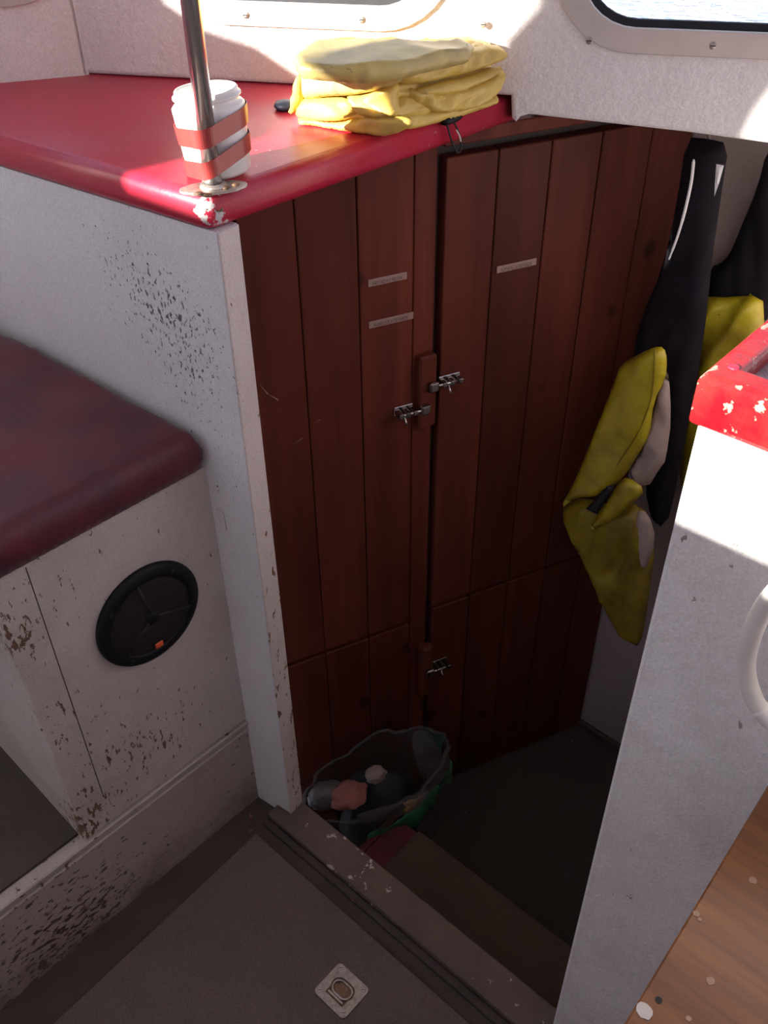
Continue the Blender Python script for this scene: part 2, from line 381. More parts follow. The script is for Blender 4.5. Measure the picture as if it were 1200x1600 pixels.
def curve_poly(fr, outlines, n0, n1, bev=0.0):
    """plate with holes: outlines (first outer, the rest holes) in (u, z) of a frame, from n0 to n1"""
    cu = bpy.data.curves.new('c', 'CURVE'); cu.dimensions = '2D'; cu.fill_mode = 'BOTH'
    for ol in outlines:
        sp = cu.splines.new('POLY'); sp.points.add(len(ol) - 1); sp.use_cyclic_u = True
        for i, (u, z) in enumerate(ol): sp.points[i].co = (u, z, 0, 1)
    cu.extrude = abs(n1 - n0) / 2 - bev; cu.bevel_depth = bev; cu.bevel_resolution = 2; cu.offset = -bev
    o = bpy.data.objects.new('c', cu); COL.objects.link(o)
    bpy.context.view_layer.update()
    me = bpy.data.meshes.new_from_object(o.evaluated_get(bpy.context.evaluated_depsgraph_get()))
    bpy.data.objects.remove(o); bpy.data.curves.remove(cu)
    nm = (n0 + n1) / 2
    for v in me.vertices: v.co = fr.p(v.co.x, nm + v.co.z, v.co.y)
    bm = bmesh.new(); bm.from_mesh(me); bmesh.ops.remove_doubles(bm, verts=bm.verts, dist=1e-5); bmesh.ops.recalc_face_normals(bm, faces=bm.faces); bm.to_mesh(me); bm.free()
    return me
class Flat:                                             # horizontal frame usable with curve_poly (n = up)
    def __init__(s, o, a): s.o = Vector(o); s.u = azd(a); s.v = azd(a - 90); s.n = Vector((0, 0, 1)); s.s = 1.0
    def p(s, u, n, v): return s.o + s.u * u * s.s + s.v * v * s.s + s.n * n
def rrect(u0, u1, z0, z1, r, k=6):
    out = []
    for cx, cz, a0 in ((u1 - r, z0 + r, -90), (u1 - r, z1 - r, 0), (u0 + r, z1 - r, 90), (u0 + r, z0 + r, 180)):
        for i in range(k + 1):
            a = math.radians(a0 + 90 * i / k); out.append((cx + r * math.cos(a), cz + r * math.sin(a)))
    return out
def tube(path, r, k=10, radii=None, cap=True):
    bm = bmesh.new(); rings = []
    prev = None
    for i, p in enumerate(path):
        p = Vector(p)
        t = (Vector(path[min(i + 1, len(path) - 1)]) - Vector(path[max(i - 1, 0)])).normalized()
        if prev is None:
            a = t.orthogonal().normalized()
        else:
            a = (prev - prev.dot(t) * t).normalized()
        prev = a; b = t.cross(a); rr = radii[i] if radii else r
        rings.append([bm.verts.new(p + (a * math.cos(2 * math.pi * j / k) + b * math.sin(2 * math.pi * j / k)) * rr) for j in range(k)])
    for i in range(len(rings) - 1):
        for j in range(k): bm.faces.new((rings[i][j], rings[i][(j + 1) % k], rings[i + 1][(j + 1) % k], rings[i + 1][j]))
    if cap: bm.faces.new(rings[0][::-1]); bm.faces.new(rings[-1])
    return bm_mesh(bm)
def smooth_path(pts, n=6):
    out = []; P = [Vector(p) for p in pts]
    for i in range(len(P) - 1):
        p0, p1, p2, p3 = P[max(i - 1, 0)], P[i], P[i + 1], P[min(i + 2, len(P) - 1)]
        for j in range(n):
            t = j / n
            out.append(0.5 * ((2 * p1) + (p2 - p0) * t + (2 * p0 - 5 * p1 + 4 * p2 - p3) * t * t + (3 * p1 - p0 - 3 * p2 + p3) * t ** 3))
    out.append(P[-1]); return out
def lathe(prof, o, ax, k=32, closed=False):
    """revolve (radius, height) profile about axis ax through o"""
    ax = Vector(ax).normalized(); a = ax.orthogonal().normalized(); b = ax.cross(a); o = Vector(o)
    bm = bmesh.new(); rings = []
    for r, h in prof:
        if r < 1e-6: rings.append([bm.verts.new(o + ax * h)])
        else: rings.append([bm.verts.new(o + ax * h + (a * math.cos(2 * math.pi * j / k) + b * math.sin(2 * math.pi * j / k)) * r) for j in range(k)])
    prs = list(zip(rings, rings[1:])) + ([(rings[-1], rings[0])] if closed else [])
    for A, Bq in prs:
        for j in range(k):
            j2 = (j + 1) % k
            f = [A[j % len(A)], A[j2 % len(A)], Bq[j2 % len(Bq)], Bq[j % len(Bq)]]
            f = list(dict.fromkeys(f))
            if len(f) > 2: bm.faces.new(f)
    return bm_mesh(bm)
def inside(p, poly):
    c = False; j = len(poly) - 1
    for i in range(len(poly)):
        xi, yi = poly[i]; xj, yj = poly[j]
        if (yi > p[1]) != (yj > p[1]) and p[0] < (xj - xi) * (p[1] - yi) / (yj - yi) + xi: c = not c
        j = i
    return c
def bdist(p, poly):
    best = 1e9; px, py = p
    for i in range(len(poly)):
        x0, y0 = poly[i - 1]; x1, y1 = poly[i]
        dx, dy = x1 - x0, y1 - y0; L = dx * dx + dy * dy
        t = max(0, min(1, ((px - x0) * dx + (py - y0) * dy) / L)) if L else 0
        best = min(best, math.hypot(px - x0 - t * dx, py - y0 - t * dy))
    return best
def resample(poly, step):
    out = []
    for i in range(len(poly)):
        a = poly[i]; b = poly[(i + 1) % len(poly)]
        n = max(1, int(math.hypot(b[0] - a[0], b[1] - a[1]) / step))
        for j in range(n): out.append((a[0] + (b[0] - a[0]) * j / n, a[1] + (b[1] - a[1]) * j / n))
    return out
def soften(poly, it=1):
    for _ in range(it):
        out = []
        for i in range(len(poly)):
            a = poly[i]; b = poly[(i + 1) % len(poly)]
            out.append((a[0] * .75 + b[0] * .25, a[1] * .75 + b[1] * .25)); out.append((a[0] * .25 + b[0] * .75, a[1] * .25 + b[1] * .75))
        poly = out
    return poly
def pillow(place, poly, base, front, back, roll, step=0.008, fold=None):
    """soft closed body over an outline: place(u, n, v) -> world; front/back bulge either side of base, rounded over width roll"""
    poly = resample(poly, step); nb = len(poly)
    us = [p[0] for p in poly]; vs_ = [p[1] for p in poly]
    pts = list(poly)
    u = min(us)
    row = 0
    while u < max(us):
        v = min(vs_) + (step / 2 if row % 2 else 0)
        while v < max(vs_):
            if inside((u, v), poly) and bdist((u, v), poly) > step * 0.55: pts.append((u, v))
            v += step
        u += step * 0.87; row += 1
    res = delaunay_2d_cdt([Vector(p) for p in pts], [(i, (i + 1) % nb) for i in range(nb)], [], 1, 1e-6)
    V2 = res[0]; tris = res[2]
    ds = [bdist(v, poly) for v in V2]
    on = [d < 1e-5 for d in ds]
    verts = []; fi = []; bi = []
    for v, d, o in zip(V2, ds, on):
        t = min(1, d / roll); pr = math.sqrt(max(0, 1 - (1 - t) ** 2))
        f = fold(v.x, v.y) * min(1, d / (roll * 0.8) + 0.15) if fold else 0
        fi.append(len(verts)); verts.append(place(v.x, base + front * pr + f, v.y))
        if o: bi.append(fi[-1])
        else: bi.append(len(verts)); verts.append(place(v.x, base - back * pr, v.y))
    faces = []
    for t in tris:
        c = ((V2[t[0]].x + V2[t[1]].x + V2[t[2]].x) / 3, (V2[t[0]].y + V2[t[1]].y + V2[t[2]].y) / 3)
        if not inside(c, poly): continue
        faces.append(tuple(fi[i] for i in t))
        bt = tuple(bi[i] for i in t[::-1])
        if set(bt) != set(faces[-1]): faces.append(bt)
    return mesh(verts, faces)
def text_mesh(s, fr, u, z, n, h, width=None):
    cu = bpy.data.curves.new('t', 'FONT'); cu.body = s; cu.size = 1; cu.extrude = 0.0
    o = bpy.data.objects.new('t', cu); COL.objects.link(o); bpy.context.view_layer.update()
    me = bpy.data.meshes.new_from_object(o.evaluated_get(bpy.context.evaluated_depsgraph_get()))
    bpy.data.objects.remove(o); bpy.data.curves.remove(cu)
    x1 = max(v.co.x for v in me.vertices); y1 = max(v.co.y for v in me.vertices)
    sx = (width / x1) if width else h / y1
    for v in me.vertices: v.co = fr.p(u + v.co.x * sx, n, z + v.co.y * h / y1)
    return me
def fnoise(p, s=1.0): return noise.noise(Vector(p) * s)

# ================================================================== THE SETTING
def struct(o, **k): return tag(o, kind='structure', **k)
ROOF = 2.0
N_AFT = 1.6
AF = Frame(T.p(0, N_AFT, 0), 132); AF.n = T.n.copy()
def back(q):                                            # where the sun ray through q crosses the after bulkhead
    t = (q - AF.o).dot(AF.n) / SD.dot(AF.n); h = q - SD * t
    return ((h - AF.o).dot(AF.u), h.z)
def frp(x, y): u, z = FR.px(x, y); return FR.p(u, 0, z)
def tpp(x, y): u, z = T.px(x, y); return T.p(u, 0, z)

# front window wall ------------------------------------------------
FRL = 1.25
wr = FR.px(905, 48); wr2 = FR.px(1200, 83)
zr = (wr[1] + wr2[1]) / 2 - 0.012                       # lower outer edge of the frames
ul = FR.px(868, 20)[0]
wl = FR.px(690, 0)[0]; zl_ = FR.px(640, 33)[1]; wl0 = FR.px(243, 0)[0]
holes = {'window_1': (ul + 0.02, ul + 0.62, zr + 0.022, 1.62), 'window_2': (wl0 + 0.022, wl - 0.004, zl_ + 0.012, 1.62)}
me = curve_poly(FR, [[(-0.02, ZC + 0.001), (FR.px(797, 165)[0], ZC + 0.001), FR.px(799, 186), FR.px(806, 192), FR.px(812, 184), FR.px(826, 180), FR.px(1075, 208), FR.px(1200, 225), (FRL, FR.px(1200, 225)[1]), (FRL, ROOF), (-0.02, ROOF)]] + [rrect(*h, 0.075, 8) for h in holes.values()], -0.05, 0.0, 0.006)
wall_front = struct(put('wall_front', me, 'white_gelcoat'), label='white textured window wall above the counter')
for nm, h in holes.items():
    e = empty(nm, FR.p(h[0], 0, h[2])); struct(e)
    out = rrect(h[0] - 0.024, h[1] + 0.024, h[2] - 0.024, h[3] + 0.024, 0.095, 8)
    inn = rrect(h[0] + 0.004, h[1] - 0.004, h[2] + 0.004, h[3] - 0.004, 0.07, 8)
    put('window_frame', curve_poly(FR, [out, inn], 0.0005, 0.006, 0.0015), 'aluminium', e)
    put('rubber_seal', curve_poly(FR, [rrect(h[0], h[1], h[2], h[3], 0.075, 8), rrect(h[0] + .008, h[1] - .008, h[2] + .008, h[3] - .008, 0.068, 8)], -0.028, -0.02), 'black_rubber', e)
    put('pane', curve_poly(FR, [rrect(h[0], h[1], h[2], h[3], 0.075, 8)], -0.026, -0.022), 'pane_glass', e)
    k = 0
    us = [FR.px(924, 38)[0], FR.px(1116, 57)[0]] if nm == 'window_1' else [h[0] + 0.1, h[0] + 0.25, h[0] + 0.4]
    for u in us:
        s = put('screw', lathe([(0, 0), (0.0042, 0), (0.0042, 0.0012), (0.002, 0.0022), (0, 0.0022)], FR.p(u, 0.006, h[2] - 0.011), FR.n, 12), 'dull_metal', e)
        put('screw_slot', box(Frame(FR.p(u, 0, 0), FRAZ), -0.003, 0.003, 0.0083, 0.0085, h[2] - 0.0116, h[2] - 0.0104), 'ink', s)

# angled wall on the left with its own window -----------------------
LL = 1.0
a = LW.px(0, 14); b_ = LW.px(95, 0)
h = (b_[0] - 0.012, b_[0] + 0.58, a[1] + 0.026, 1.62)
LW_lo = -0.45
me = curve_poly(LW, [[(0, LW_lo), (LL, LW_lo), (LL, ROOF), (0, ROOF)], rrect(*h, 0.075, 8)], -0.05, 0.0, 0.004)
struct(put('wall_left', me, 'white_gelcoat'), label='white textured side wall beyond the counter')
e = struct(empty('window_3', LW.p(h[0], 0, h[2])))
put('window_frame', curve_poly(LW, [rrect(h[0] - .024, h[1] + .024, h[2] - .024, h[3] + .024, .095, 8), rrect(h[0] + .004, h[1] - .004, h[2] + .004, h[3] - .004, .07, 8)], .0005, .006, .0015), 'aluminium', e)
put('pane', curve_poly(LW, [rrect(h[0], h[1], h[2], h[3], .075, 8)], -.026, -.022), 'pane_glass', e)

# the rest of the wheelhouse shell: port side, starboard side, after bulkhead, roof
PE = LW.p(LL, 0, 0); pe_u, pe_n = T.uv(PE)
PW = Frame(T.p(pe_u, 0, 0), 222); PW.n = T.u.copy()
L2 = N_AFT - pe_n
me = curve_poly(PW, [[(pe_n, -0.45), (N_AFT, -0.45), (N_AFT, ROOF), (pe_n, ROOF)], rrect(pe_n + 0.10, N_AFT - 0.2, 1.22, 1.78, 0.07, 8)], -0.05, 0.0)
struct(put('wall_port_aft', me, 'white_gelcoat'), label='white side wall with a wide window behind the seat')
SB_U = 1.75
SW = Frame(T.p(SB_U, 0, 0), 222); SW.n = -T.u
me = curve_poly(SW, [[(-0.9, -0.45), (N_AFT, -0.45), (N_AFT, ROOF), (-0.9, ROOF)], rrect(-0.45, 0.2, 1.38, 1.85, 0.07, 8), rrect(0.32, 1.0, 1.38, 1.85, 0.07, 8)], -0.05, 0.0)
struct(put('wall_right', me, 'white_gelcoat'), label='white side wall with windows on the far side')

sill = back(tpp(1120, 835)); j0 = back(Z(185, 265, ZC)); j1 = back(Z(400, 215, ZC))
uj = (j0[0] + j1[0]) / 2
f1 = back(frp(462, 108)); f2 = back(frp(400, 66)); f3 = back(frp(320, 40))
n1 = back(frp(835, 0)); n2 = back(frp(780, 60)); n3 = back(frp(1140, 215)); n4 = back(frp(1172, 150))
TOP = ROOF - 0.03
open_port = [(-0.428, 1.592), (uj + 0.01, 1.592), (uj, j0[1] + 0.05), (uj - 0.01, (j0[1] + f1[1]) / 2), f1, f2, f3, (f3[0] - 0.05, f3[1] + 0.03), (f3[0] - 0.06, TOP),
             (n1[0] - 0.06, TOP), n1, n2, (n2[0] + 0.005, n2[1] - 0.055), (-0.49, 1.757), (-0.445, 1.72), (-0.44, 1.645), (-0.428, 1.62)]
open_star = [(sill[0] + 0.28, sill[1]), (-0.27, sill[1]), (-0.29, 1.60), n3, n4, (n4[0] + 0.05, TOP), (sill[0] + 0.28, TOP)]  # both openings and the pillar between shaped to place the sun patches
me = curve_poly(AF, [[(pe_u, -0.45), (SB_U, -0.45), (SB_U, ROOF), (pe_u, ROOF)], open_port, open_star], 0.0, 0.05)
struct(put('wall_back', me, 'white_gelcoat'), label='white after bulkhead out of view, its openings shaped for the sun patches')

# roof
rp = [T.p(pe_u, N_AFT, 0), PE, B, FR.p(FRL, 0, 0), T.p(SB_U, -0.9, 0), T.p(SB_U, N_AFT, 0)]
struct(put('ceiling', prism([(p.x, p.y) for p in rp], ROOF, ROOF + 0.04), 'white_gelcoat'), label='white wheelhouse roof')

# fore deck outside the windows, with the sea beyond it
dk = [FR.p(-0.05, -0.051, 0), FR.p(FRL, -0.051, 0), Z(1330, 37, 1.10), Z(1200, 41, 1.10), Z(1066, 45, 1.10), FR.p(0.75, -0.24, 0), FR.p(-0.05, -0.24, 0)]
fd = struct(put('fore_deck', prism([(p.x, p.y) for p in dk], 1.06, 1.10), 'deck_white'), label='shaded pale fore deck just outside the windows')
me = mesh([(-400, -200, -1.2), (400, -200, -1.2), (400, 900, -1.2), (-400, 900, -1.2)], [(0, 1, 2, 3)])
struct(put('sea', me, 'sea_water'), label='bright rippled sea beyond the windows')

# door bulkhead panel left of the doorway ---------------------------
pu0 = T.uv(PE)[0] + 0.0
_ld = Z(0, 265, ZU) - CU
TP = Frame(T.o, math.degrees(math.atan2(-_ld.x, -_ld.y)))
if TP.n.y > 0: TP.n = -TP.n
pn = min(0.0, TP.uv(CU)[1] - 0.004)
panel = struct(put('wall_bulkhead', box(TP, -0.60, -0.001, pn - 0.030, pn, -0.36, ZU - 0.0005), 'white_panel'), label='white painted panel below the red counter, speckled black')
put('panel_end_strip', box(TP, -0.001, 0.002, pn - 0.0305, pn + 0.0005, -0.02, ZU - 0.001, 0.001), 'white_panel_end', panel)
put('paint_scar', curve_poly(TP, [[(TP.px(338, 795, pn)[0], TP.px(338, 795, pn)[1]), (TP.px(350, 800, pn)[0], TP.px(350, 800, pn)[1]), (TP.px(355, 828, pn)[0], TP.px(355, 828, pn)[1]), (TP.px(342, 812, pn)[0], TP.px(342, 812, pn)[1])]], pn + 0.0002, pn + 0.002), 'pvc_tape', panel)

# platform, kick board, floor ----------------------------------------
KB = [K.px(391, 1128)[1], K.px(0, 1424)[1]]; zk = 0.212
ku1 = 0.0
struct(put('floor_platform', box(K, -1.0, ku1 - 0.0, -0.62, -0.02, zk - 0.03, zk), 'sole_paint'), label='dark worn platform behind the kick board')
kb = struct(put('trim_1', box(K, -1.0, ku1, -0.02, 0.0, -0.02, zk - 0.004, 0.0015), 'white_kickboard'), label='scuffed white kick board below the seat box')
put('bead', box(K, -1.0, ku1 - 0.002, -0.012, 0.003, zk - 0.026, zk - 0.020, 0.002), 'white_kickboard', kb)
put('bead', box(K, -1.0, ku1 - 0.002, -0.012, 0.004, zk - 0.011, zk - 0.002, 0.002), 'white_kickboard', kb)
fl = [K.p(-1.0, -0.03, 0), K.p(0.0, -0.03, 0), T.p(-0.04, 0.0, 0), T.p(1.7, 0.0, 0), T.p(1.7, N_AFT, 0), K.p(-1.5, 0.2, 0)]
struct(put('floor', prism([(p.x, p.y) for p in fl], -0.05, 0.0), 'sole_paint'), label='dark grimy cabin sole around the hatch')

# floor hatch with flush ring pull ------------------------------------
HA = Z(400, 1300, 0.012)
hz = Z(400, 1302, 0.012); hd1 = (Z(735, 1600, 0.012) - hz); hd2 = (Z(82, 1600, 0.012) - hz)
hq = [hz, hz + hd1 * 2.0, hz + hd1 * 2.0 + hd2 * 2.2, hz + hd2 * 2.2]
hatch = empty('floor_hatch', (hz.x, hz.y, 0.0)); tag(hatch, 'grey-brown non-slip floor hatch board with a flush ring pull', 'floor hatch')
put('board', prism([(p.x, p.y) for p in hq], 0.001, 0.012, 0.0015, 1), 'hatch_board', hatch)
rc = Z(534, 1548, 0.013)
RG = Flat((rc.x, rc.y, 0.0), math.degrees(math.atan2(hd1.x, hd1.y)))
RG.s = 1.16; rw = 0.0265; rh = 0.0245
dh = rrect(-0.0165, 0.0165, -0.0095, 0.0115, 0.0102, 6)
dslot = [(-0.0145, -0.0145), (0.0145, -0.0145), (0.0145, -0.004), (0.0165, -0.001)] + rrect(-0.0165, 0.0165, -0.0095, 0.0125, 0.0105, 6)[7:21] + [(-0.0165, -0.001), (-0.0145, -0.004)]
pl = put('ring_pull', curve_poly(RG, [rrect(-rw, rw, -rh, rh, 0.006, 4), dslot], 0.0122, 0.0152, 0.0006), 'dull_metal', hatch)
put('cup', curve_poly(RG, [rrect(-0.018, 0.018, -0.015, 0.014, 0.004, 3)], 0.0121, 0.0125), 'rusty', pl)
path = [RG.p(u, 0.0148, v) for u, v in rrect(-0.0135, 0.0135, -0.0075, 0.0095, 0.0085, 6)]
put('ring', tube(path + path[:2], 0.0019, 8), 'dull_metal', pl)
put('hinge_bar', tube([RG.p(-0.0125, 0.0140, -0.0108), RG.p(0.0125, 0.0140, -0.0108)], 0.0022, 8), 'dull_metal', pl)
for su in (-1, 1):
    for sv in (-1, 1):
        c = RG.p(su * 0.0205, 0.0152, sv * 0.0185)
        put('screw', lathe([(0, 0), (0.0033, 0), (0.003, 0.0008), (0, 0.0009)], c, (0, 0, 1), 12), 'aluminium', pl)
        put('screw_slot', prism([(c + RG.u * a_ + RG.v * b2)[:2] for a_, b2 in ((-0.0024, -0.0016), (-0.0020, -0.0022), (0.0024, 0.0016), (0.0020, 0.0022))], 0.0160, 0.0164), 'ink', pl)

# door sill, step, lower floor -----------------------------------------
DU = T.px(865, 1590)[0]                                  # doorway width
struct(put('trim_2', box(T, -0.03, DU + 0.05, -0.030, 0.026, -0.02, 0.016, 0.003, 2), 'sill_paint'), label='worn flaking door sill between bulkhead and column')
struct(put('trim_3', box(T, -0.03, DU + 0.05, 0.026, 0.040, -0.02, 0.006, 0.002, 1), 'sole_paint'), label='dark fillet strip along the door sill')
struct(put('wall_sill_riser', box(T, -0.03, DU - 0.001, -0.03, -0.023, ZL, -0.02), 'step_red'), label='dull red riser under the door sill')
ZS = ZL * 0.5
q1 = T.uv(Z(620, 1275, ZS)); q2 = T.uv(Z(885, 1480, ZS))
sd = -(min(q1[1], q2[1]))
step = empty('step', T.p(0.27, -0.08, ZL)); tag(step, 'carpeted brown step with dull red ends below the door sill', 'step')
su0 = 0.055
put('tread', box(T, su0, DU - 0.001, -sd, -0.031, ZS - 0.02, ZS, 0.004, 2), 'step_red', step)
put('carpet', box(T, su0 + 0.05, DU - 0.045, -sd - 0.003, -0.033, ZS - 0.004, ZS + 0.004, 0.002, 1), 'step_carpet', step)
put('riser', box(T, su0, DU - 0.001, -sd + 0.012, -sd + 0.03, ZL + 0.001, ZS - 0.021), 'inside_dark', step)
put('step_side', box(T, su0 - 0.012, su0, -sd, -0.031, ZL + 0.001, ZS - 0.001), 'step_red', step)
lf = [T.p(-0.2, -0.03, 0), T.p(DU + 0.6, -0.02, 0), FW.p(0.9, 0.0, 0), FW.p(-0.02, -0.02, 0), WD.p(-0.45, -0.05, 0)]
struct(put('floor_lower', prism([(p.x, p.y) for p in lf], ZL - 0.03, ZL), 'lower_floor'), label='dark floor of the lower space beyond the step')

# forward wall of the lower space ----------------------------------------
fwall = struct(put('wall_forward', box(FW, -0.03, 0.9, -0.03, 0.0, ZL - 0.02, 1.059), 'shaded_white'), label='shaded white wall behind the hanging oilskins')
struct(put('baseboard_forward', box(FW, 0.0, 0.9, 0.0, 0.012, ZL, ZL + 0.022, 0.003), 'dark_dirt'), label='dark strip along the foot of the forward wall')

# column on the right of the doorway -------------------------------------
cb = T.px(1070, 655)
ZR = 1.05 + (cb[1] - 1.012) * 0.6
column = struct(put('wall_column', box(T, DU, SB_U - 0.01, -0.5, 0.0, ZL, cb[1], 0.004, 2), 'white_column'), label='white textured column with sunlit top right of the doorway')
struct(put('wall_passage', box(T, DU + 0.001, DU + 0.03, -1.3, -0.501, ZL, 1.04), 'white_column'), label='white side of the passage behind the column')

# ================================================================== COUNTERS
cdir = (EU - CU); cdir.z = 0; cdir.normalize()
ldir = (Z(0, 265, ZU) - CU); ldir.z = 0; ldir.normalize()
def below_fr(p, inset=0.002):                           # clip to the room side of the window wall
    return p
ce = FR.p(FR.uv(EU)[0], 0.001, 0)
tq = (ce - CU).dot(FR.n) and 0
# counter edge meets the window wall
den = cdir.dot(FR.n); te = (FR.o - FR.n * 0.03 - CU).dot(FR.n) / den
CE = CU + cdir * te
cl = CU + ldir * 0.95
LWp = LW.p(0.95, 0.001, 0)
tl = (LW.o + LW.n * 0.002 - CU).dot(LW.n) / ldir.dot(LW.n)
cpts = [CU, CE, B - FR.n * 0.03 + LW.n * 0.002, CU + ldir * tl]
def counter_mesh(pts, z0, z1, r, k=5):
    """slab with a rolled outer edge along the first two sides' open edges"""
    bm = bmesh.new(); n = len(pts)
    a = [bm.verts.new((p.x, p.y, z0)) for p in pts]; b = [bm.verts.new((p.x, p.y, z1)) for p in pts]
    bm.faces.new(a[::-1]); bm.faces.new(b)
    for i in range(n): bm.faces.new((a[i], a[(i + 1) % n], b[(i + 1) % n], b[i]))
    bm.edges.ensure_lookup_table()
    key = [a[0], b[0]]
    ed = [e for e in bm.edges if (a[0] in e.verts and b[0] in e.verts) or (b[0] in e.verts and (b[1] in e.verts or b[-1] in e.verts)) or (a[0] in e.verts and (a[1] in e.verts or a[-1] in e.verts))]
    bmesh.ops.bevel(bm, geom=ed, offset=r, segments=k, affect='EDGES', profile=0.5)
    return bm_mesh(bm)
me = counter_mesh(cpts, ZU, ZC, 0.013)
counter = tag(put('counter', me, 'red_paint', smooth=False), 'glossy red painted counter top with a chipped rounded corner under the windows', 'counter')
for p in counter.data.polygons: p.use_smooth = abs(p.normal.z) < 0.98
# right-hand counter -----------------------------------------------------
RT = 1.0 * ZR
zt = T.px(1095, 583, 0.004)[1]
ZRT = cb[1] + 0.043
rcount = empty('side_counter', T.p(DU + 0.3, -0.2, cb[1])); tag(rcount, 'worn bright red counter top with streaked sunken liner on the white column', 'counter')
fl_ = Flat(T.p(0, 0, 0), 132)                            # u to starboard, v aft?
sgn = 1 if fl_.v.dot(T.n) > 0 else -1
def RC(u, n): return (u, n * sgn)
u1 = SB_U - 0.02
ends = -0.62
o_in = [RC(DU + 0.019, -0.021), RC(u1 - 0.05, -0.021), RC(u1 - 0.05, ends + 0.05), RC(DU + 0.019, ends + 0.05)]
o_out = [RC(DU - 0.004, 0.006), RC(u1, 0.006), RC(u1, ends), RC(DU - 0.004, ends)]
put('rim', curve_poly(fl_, [o_out, o_in], cb[1] + 0.0005, ZRT, 0.006), 'red_paint_worn', rcount)
put('liner', curve_poly(fl_, [[RC(DU + 0.0175, -0.0195), RC(u1 - 0.049, -0.0195), RC(u1 - 0.049, ends + 0.049), RC(DU + 0.0175, ends + 0.049)]], cb[1] + 0.0005, ZRT - 0.012), 'streaked_liner', rcount)
sc_ = Z(1147, 572, ZRT + 0.001)
put('screw', lathe([(0, 0), (0.0042, 0), (0.0036, 0.0009), (0, 0.001)], sc_ - Vector((0, 0, 0.001)), (0, 0, 1), 12), 'red_paint', rcount)

# white plastic grab handle on the column
gn = 0.05
gp = [(1290, 880), (1235, 905), (1196, 945), (1172, 1000), (1166, 1050), (1180, 1096), (1206, 1126), (1240, 1140)]
pts = []
for i, (x, y) in enumerate(gp):
    n = gn
    u, z = T.px(x, y, n); pts.append(T.p(u, n, z))
pts.append(T.p(T.px(1240, 1140, gn)[0] + 0.03, 0.0, T.px(1240, 1140, gn)[1])); pts.insert(0, T.p(T.px(1290, 880, gn)[0] + 0.03, 0.0, T.px(1290, 880, gn)[1]))
sp = smooth_path(pts, 7)
gh = empty('grab_handle', sp[-1]); tag(gh, 'curved white plastic grab handle fixed to the white column', 'handle')
put('tube', tube(sp, 0.0070, 14), 'pvc', gh, smooth=True)
i0 = 7 * 6 + 2
put('taped_end', tube(sp[i0:], 0.0077, 14), 'pvc_tape', gh, smooth=True)

# varnished plywood box lid at lower right
ZP = 0.742
a_ = Z(1200, 1226, ZP); b2 = Z(975, 1600, ZP)
ed = (b2 - a_).normalized(); on = Vector((-ed.y, ed.x, 0));
if on.x < 0: on = -on
q0 = T.uv(a_); far = a_ - ed * (0.02 / 1)
# run the edge forward until just short of the column
tt = ((T.o - a_).dot(T.n) + 0.012) / (ed.dot(T.n)); far = a_ + ed * tt
lp = [far, b2 + ed * 0.35, b2 + ed * 0.35 + on * 0.6, far + on * 0.6]
lid = empty('plywood_box', ((far + on * 0.3 + ed * 0.3).x, (far + on * 0.3 + ed * 0.3).y, 0.0)); tag(lid, 'varnished brown plywood box spotted with white paint in front of the column', 'box')
put('lid', prism([(p.x, p.y) for p in lp], ZP - 0.018, ZP, 0.0015, 1), 'varnished_ply', lid)
bp = [far + on * 0.04 + ed * 0.03, b2 + ed * 0.32 + on * 0.04, b2 + ed * 0.32 + on * 0.56, far + on * 0.56 + ed * 0.03]
put('body', prism([(p.x, p.y) for p in bp], 0.0, ZP - 0.018), 'varnished_ply', lid)
for x, y, r in ((1007, 1580, 0.0056), (1176, 1376, 0.003), (1088, 1428, 0.0025), (1093, 1437, 0.0015), (1110, 1533, 0.003), (1076, 1592, 0.002)):
    c = Z(x, y, ZP)
    o = []
    for i in range(14):
        aa = 2 * math.pi * i / 14; rr = r * (1 + 0.3 * fnoise((math.cos(aa) * 2, math.sin(aa) * 2, x)))
        o.append((c.x + rr * math.cos(aa), c.y + rr * math.sin(aa)))
    put('paint_spot', prism(o, ZP + 0.0001, ZP + 0.0006), 'white_paper' if r > 0.005 else 'spot_grey', lid)
c = Z(1029, 1563, ZP); put('screw_hole', lathe([(0, 0), (0.0026, 0), (0.0026, 0.0004), (0, 0.0004)], c, (0, 0, 1), 10), 'ink', lid)

# ================================================================== BOARDED BULKHEAD
WT = 1.058
WB = ZU - 0.002                                              # top of what stands under the counter
SX = lambda x, y: WD.px(x, y)[0]
SZ = lambda x, y: WD.px(x, y)[1]
SL = max(SX(335, 380), -0.55)
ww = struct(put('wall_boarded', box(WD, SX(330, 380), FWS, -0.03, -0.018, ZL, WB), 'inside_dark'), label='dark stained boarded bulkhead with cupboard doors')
S = {'d0': SX(370, 366), 'l1': SX(460, 335), 'l2': SX(557, 295), 'l3': SX(648, 262), 'g0': SX(685, 300), 'r0': SX(694, 300)}
ZA = (SZ(720, 243) + SZ(940, 203)) / 2                   # top of the upper right door
ZD1 = (SZ(445, 1037) + SZ(640, 977)) / 2; ZD2 = (SZ(670, 947) + SZ(895, 872)) / 2
def bd(name, parent, u0, u1, z0, z1, n0=-0.018, n1=0.0, bev=0.0016, mat='stained_pine'):
    return put(name, box(WD, u0, u1, n0, n1, z0, z1, bev), mat, parent)
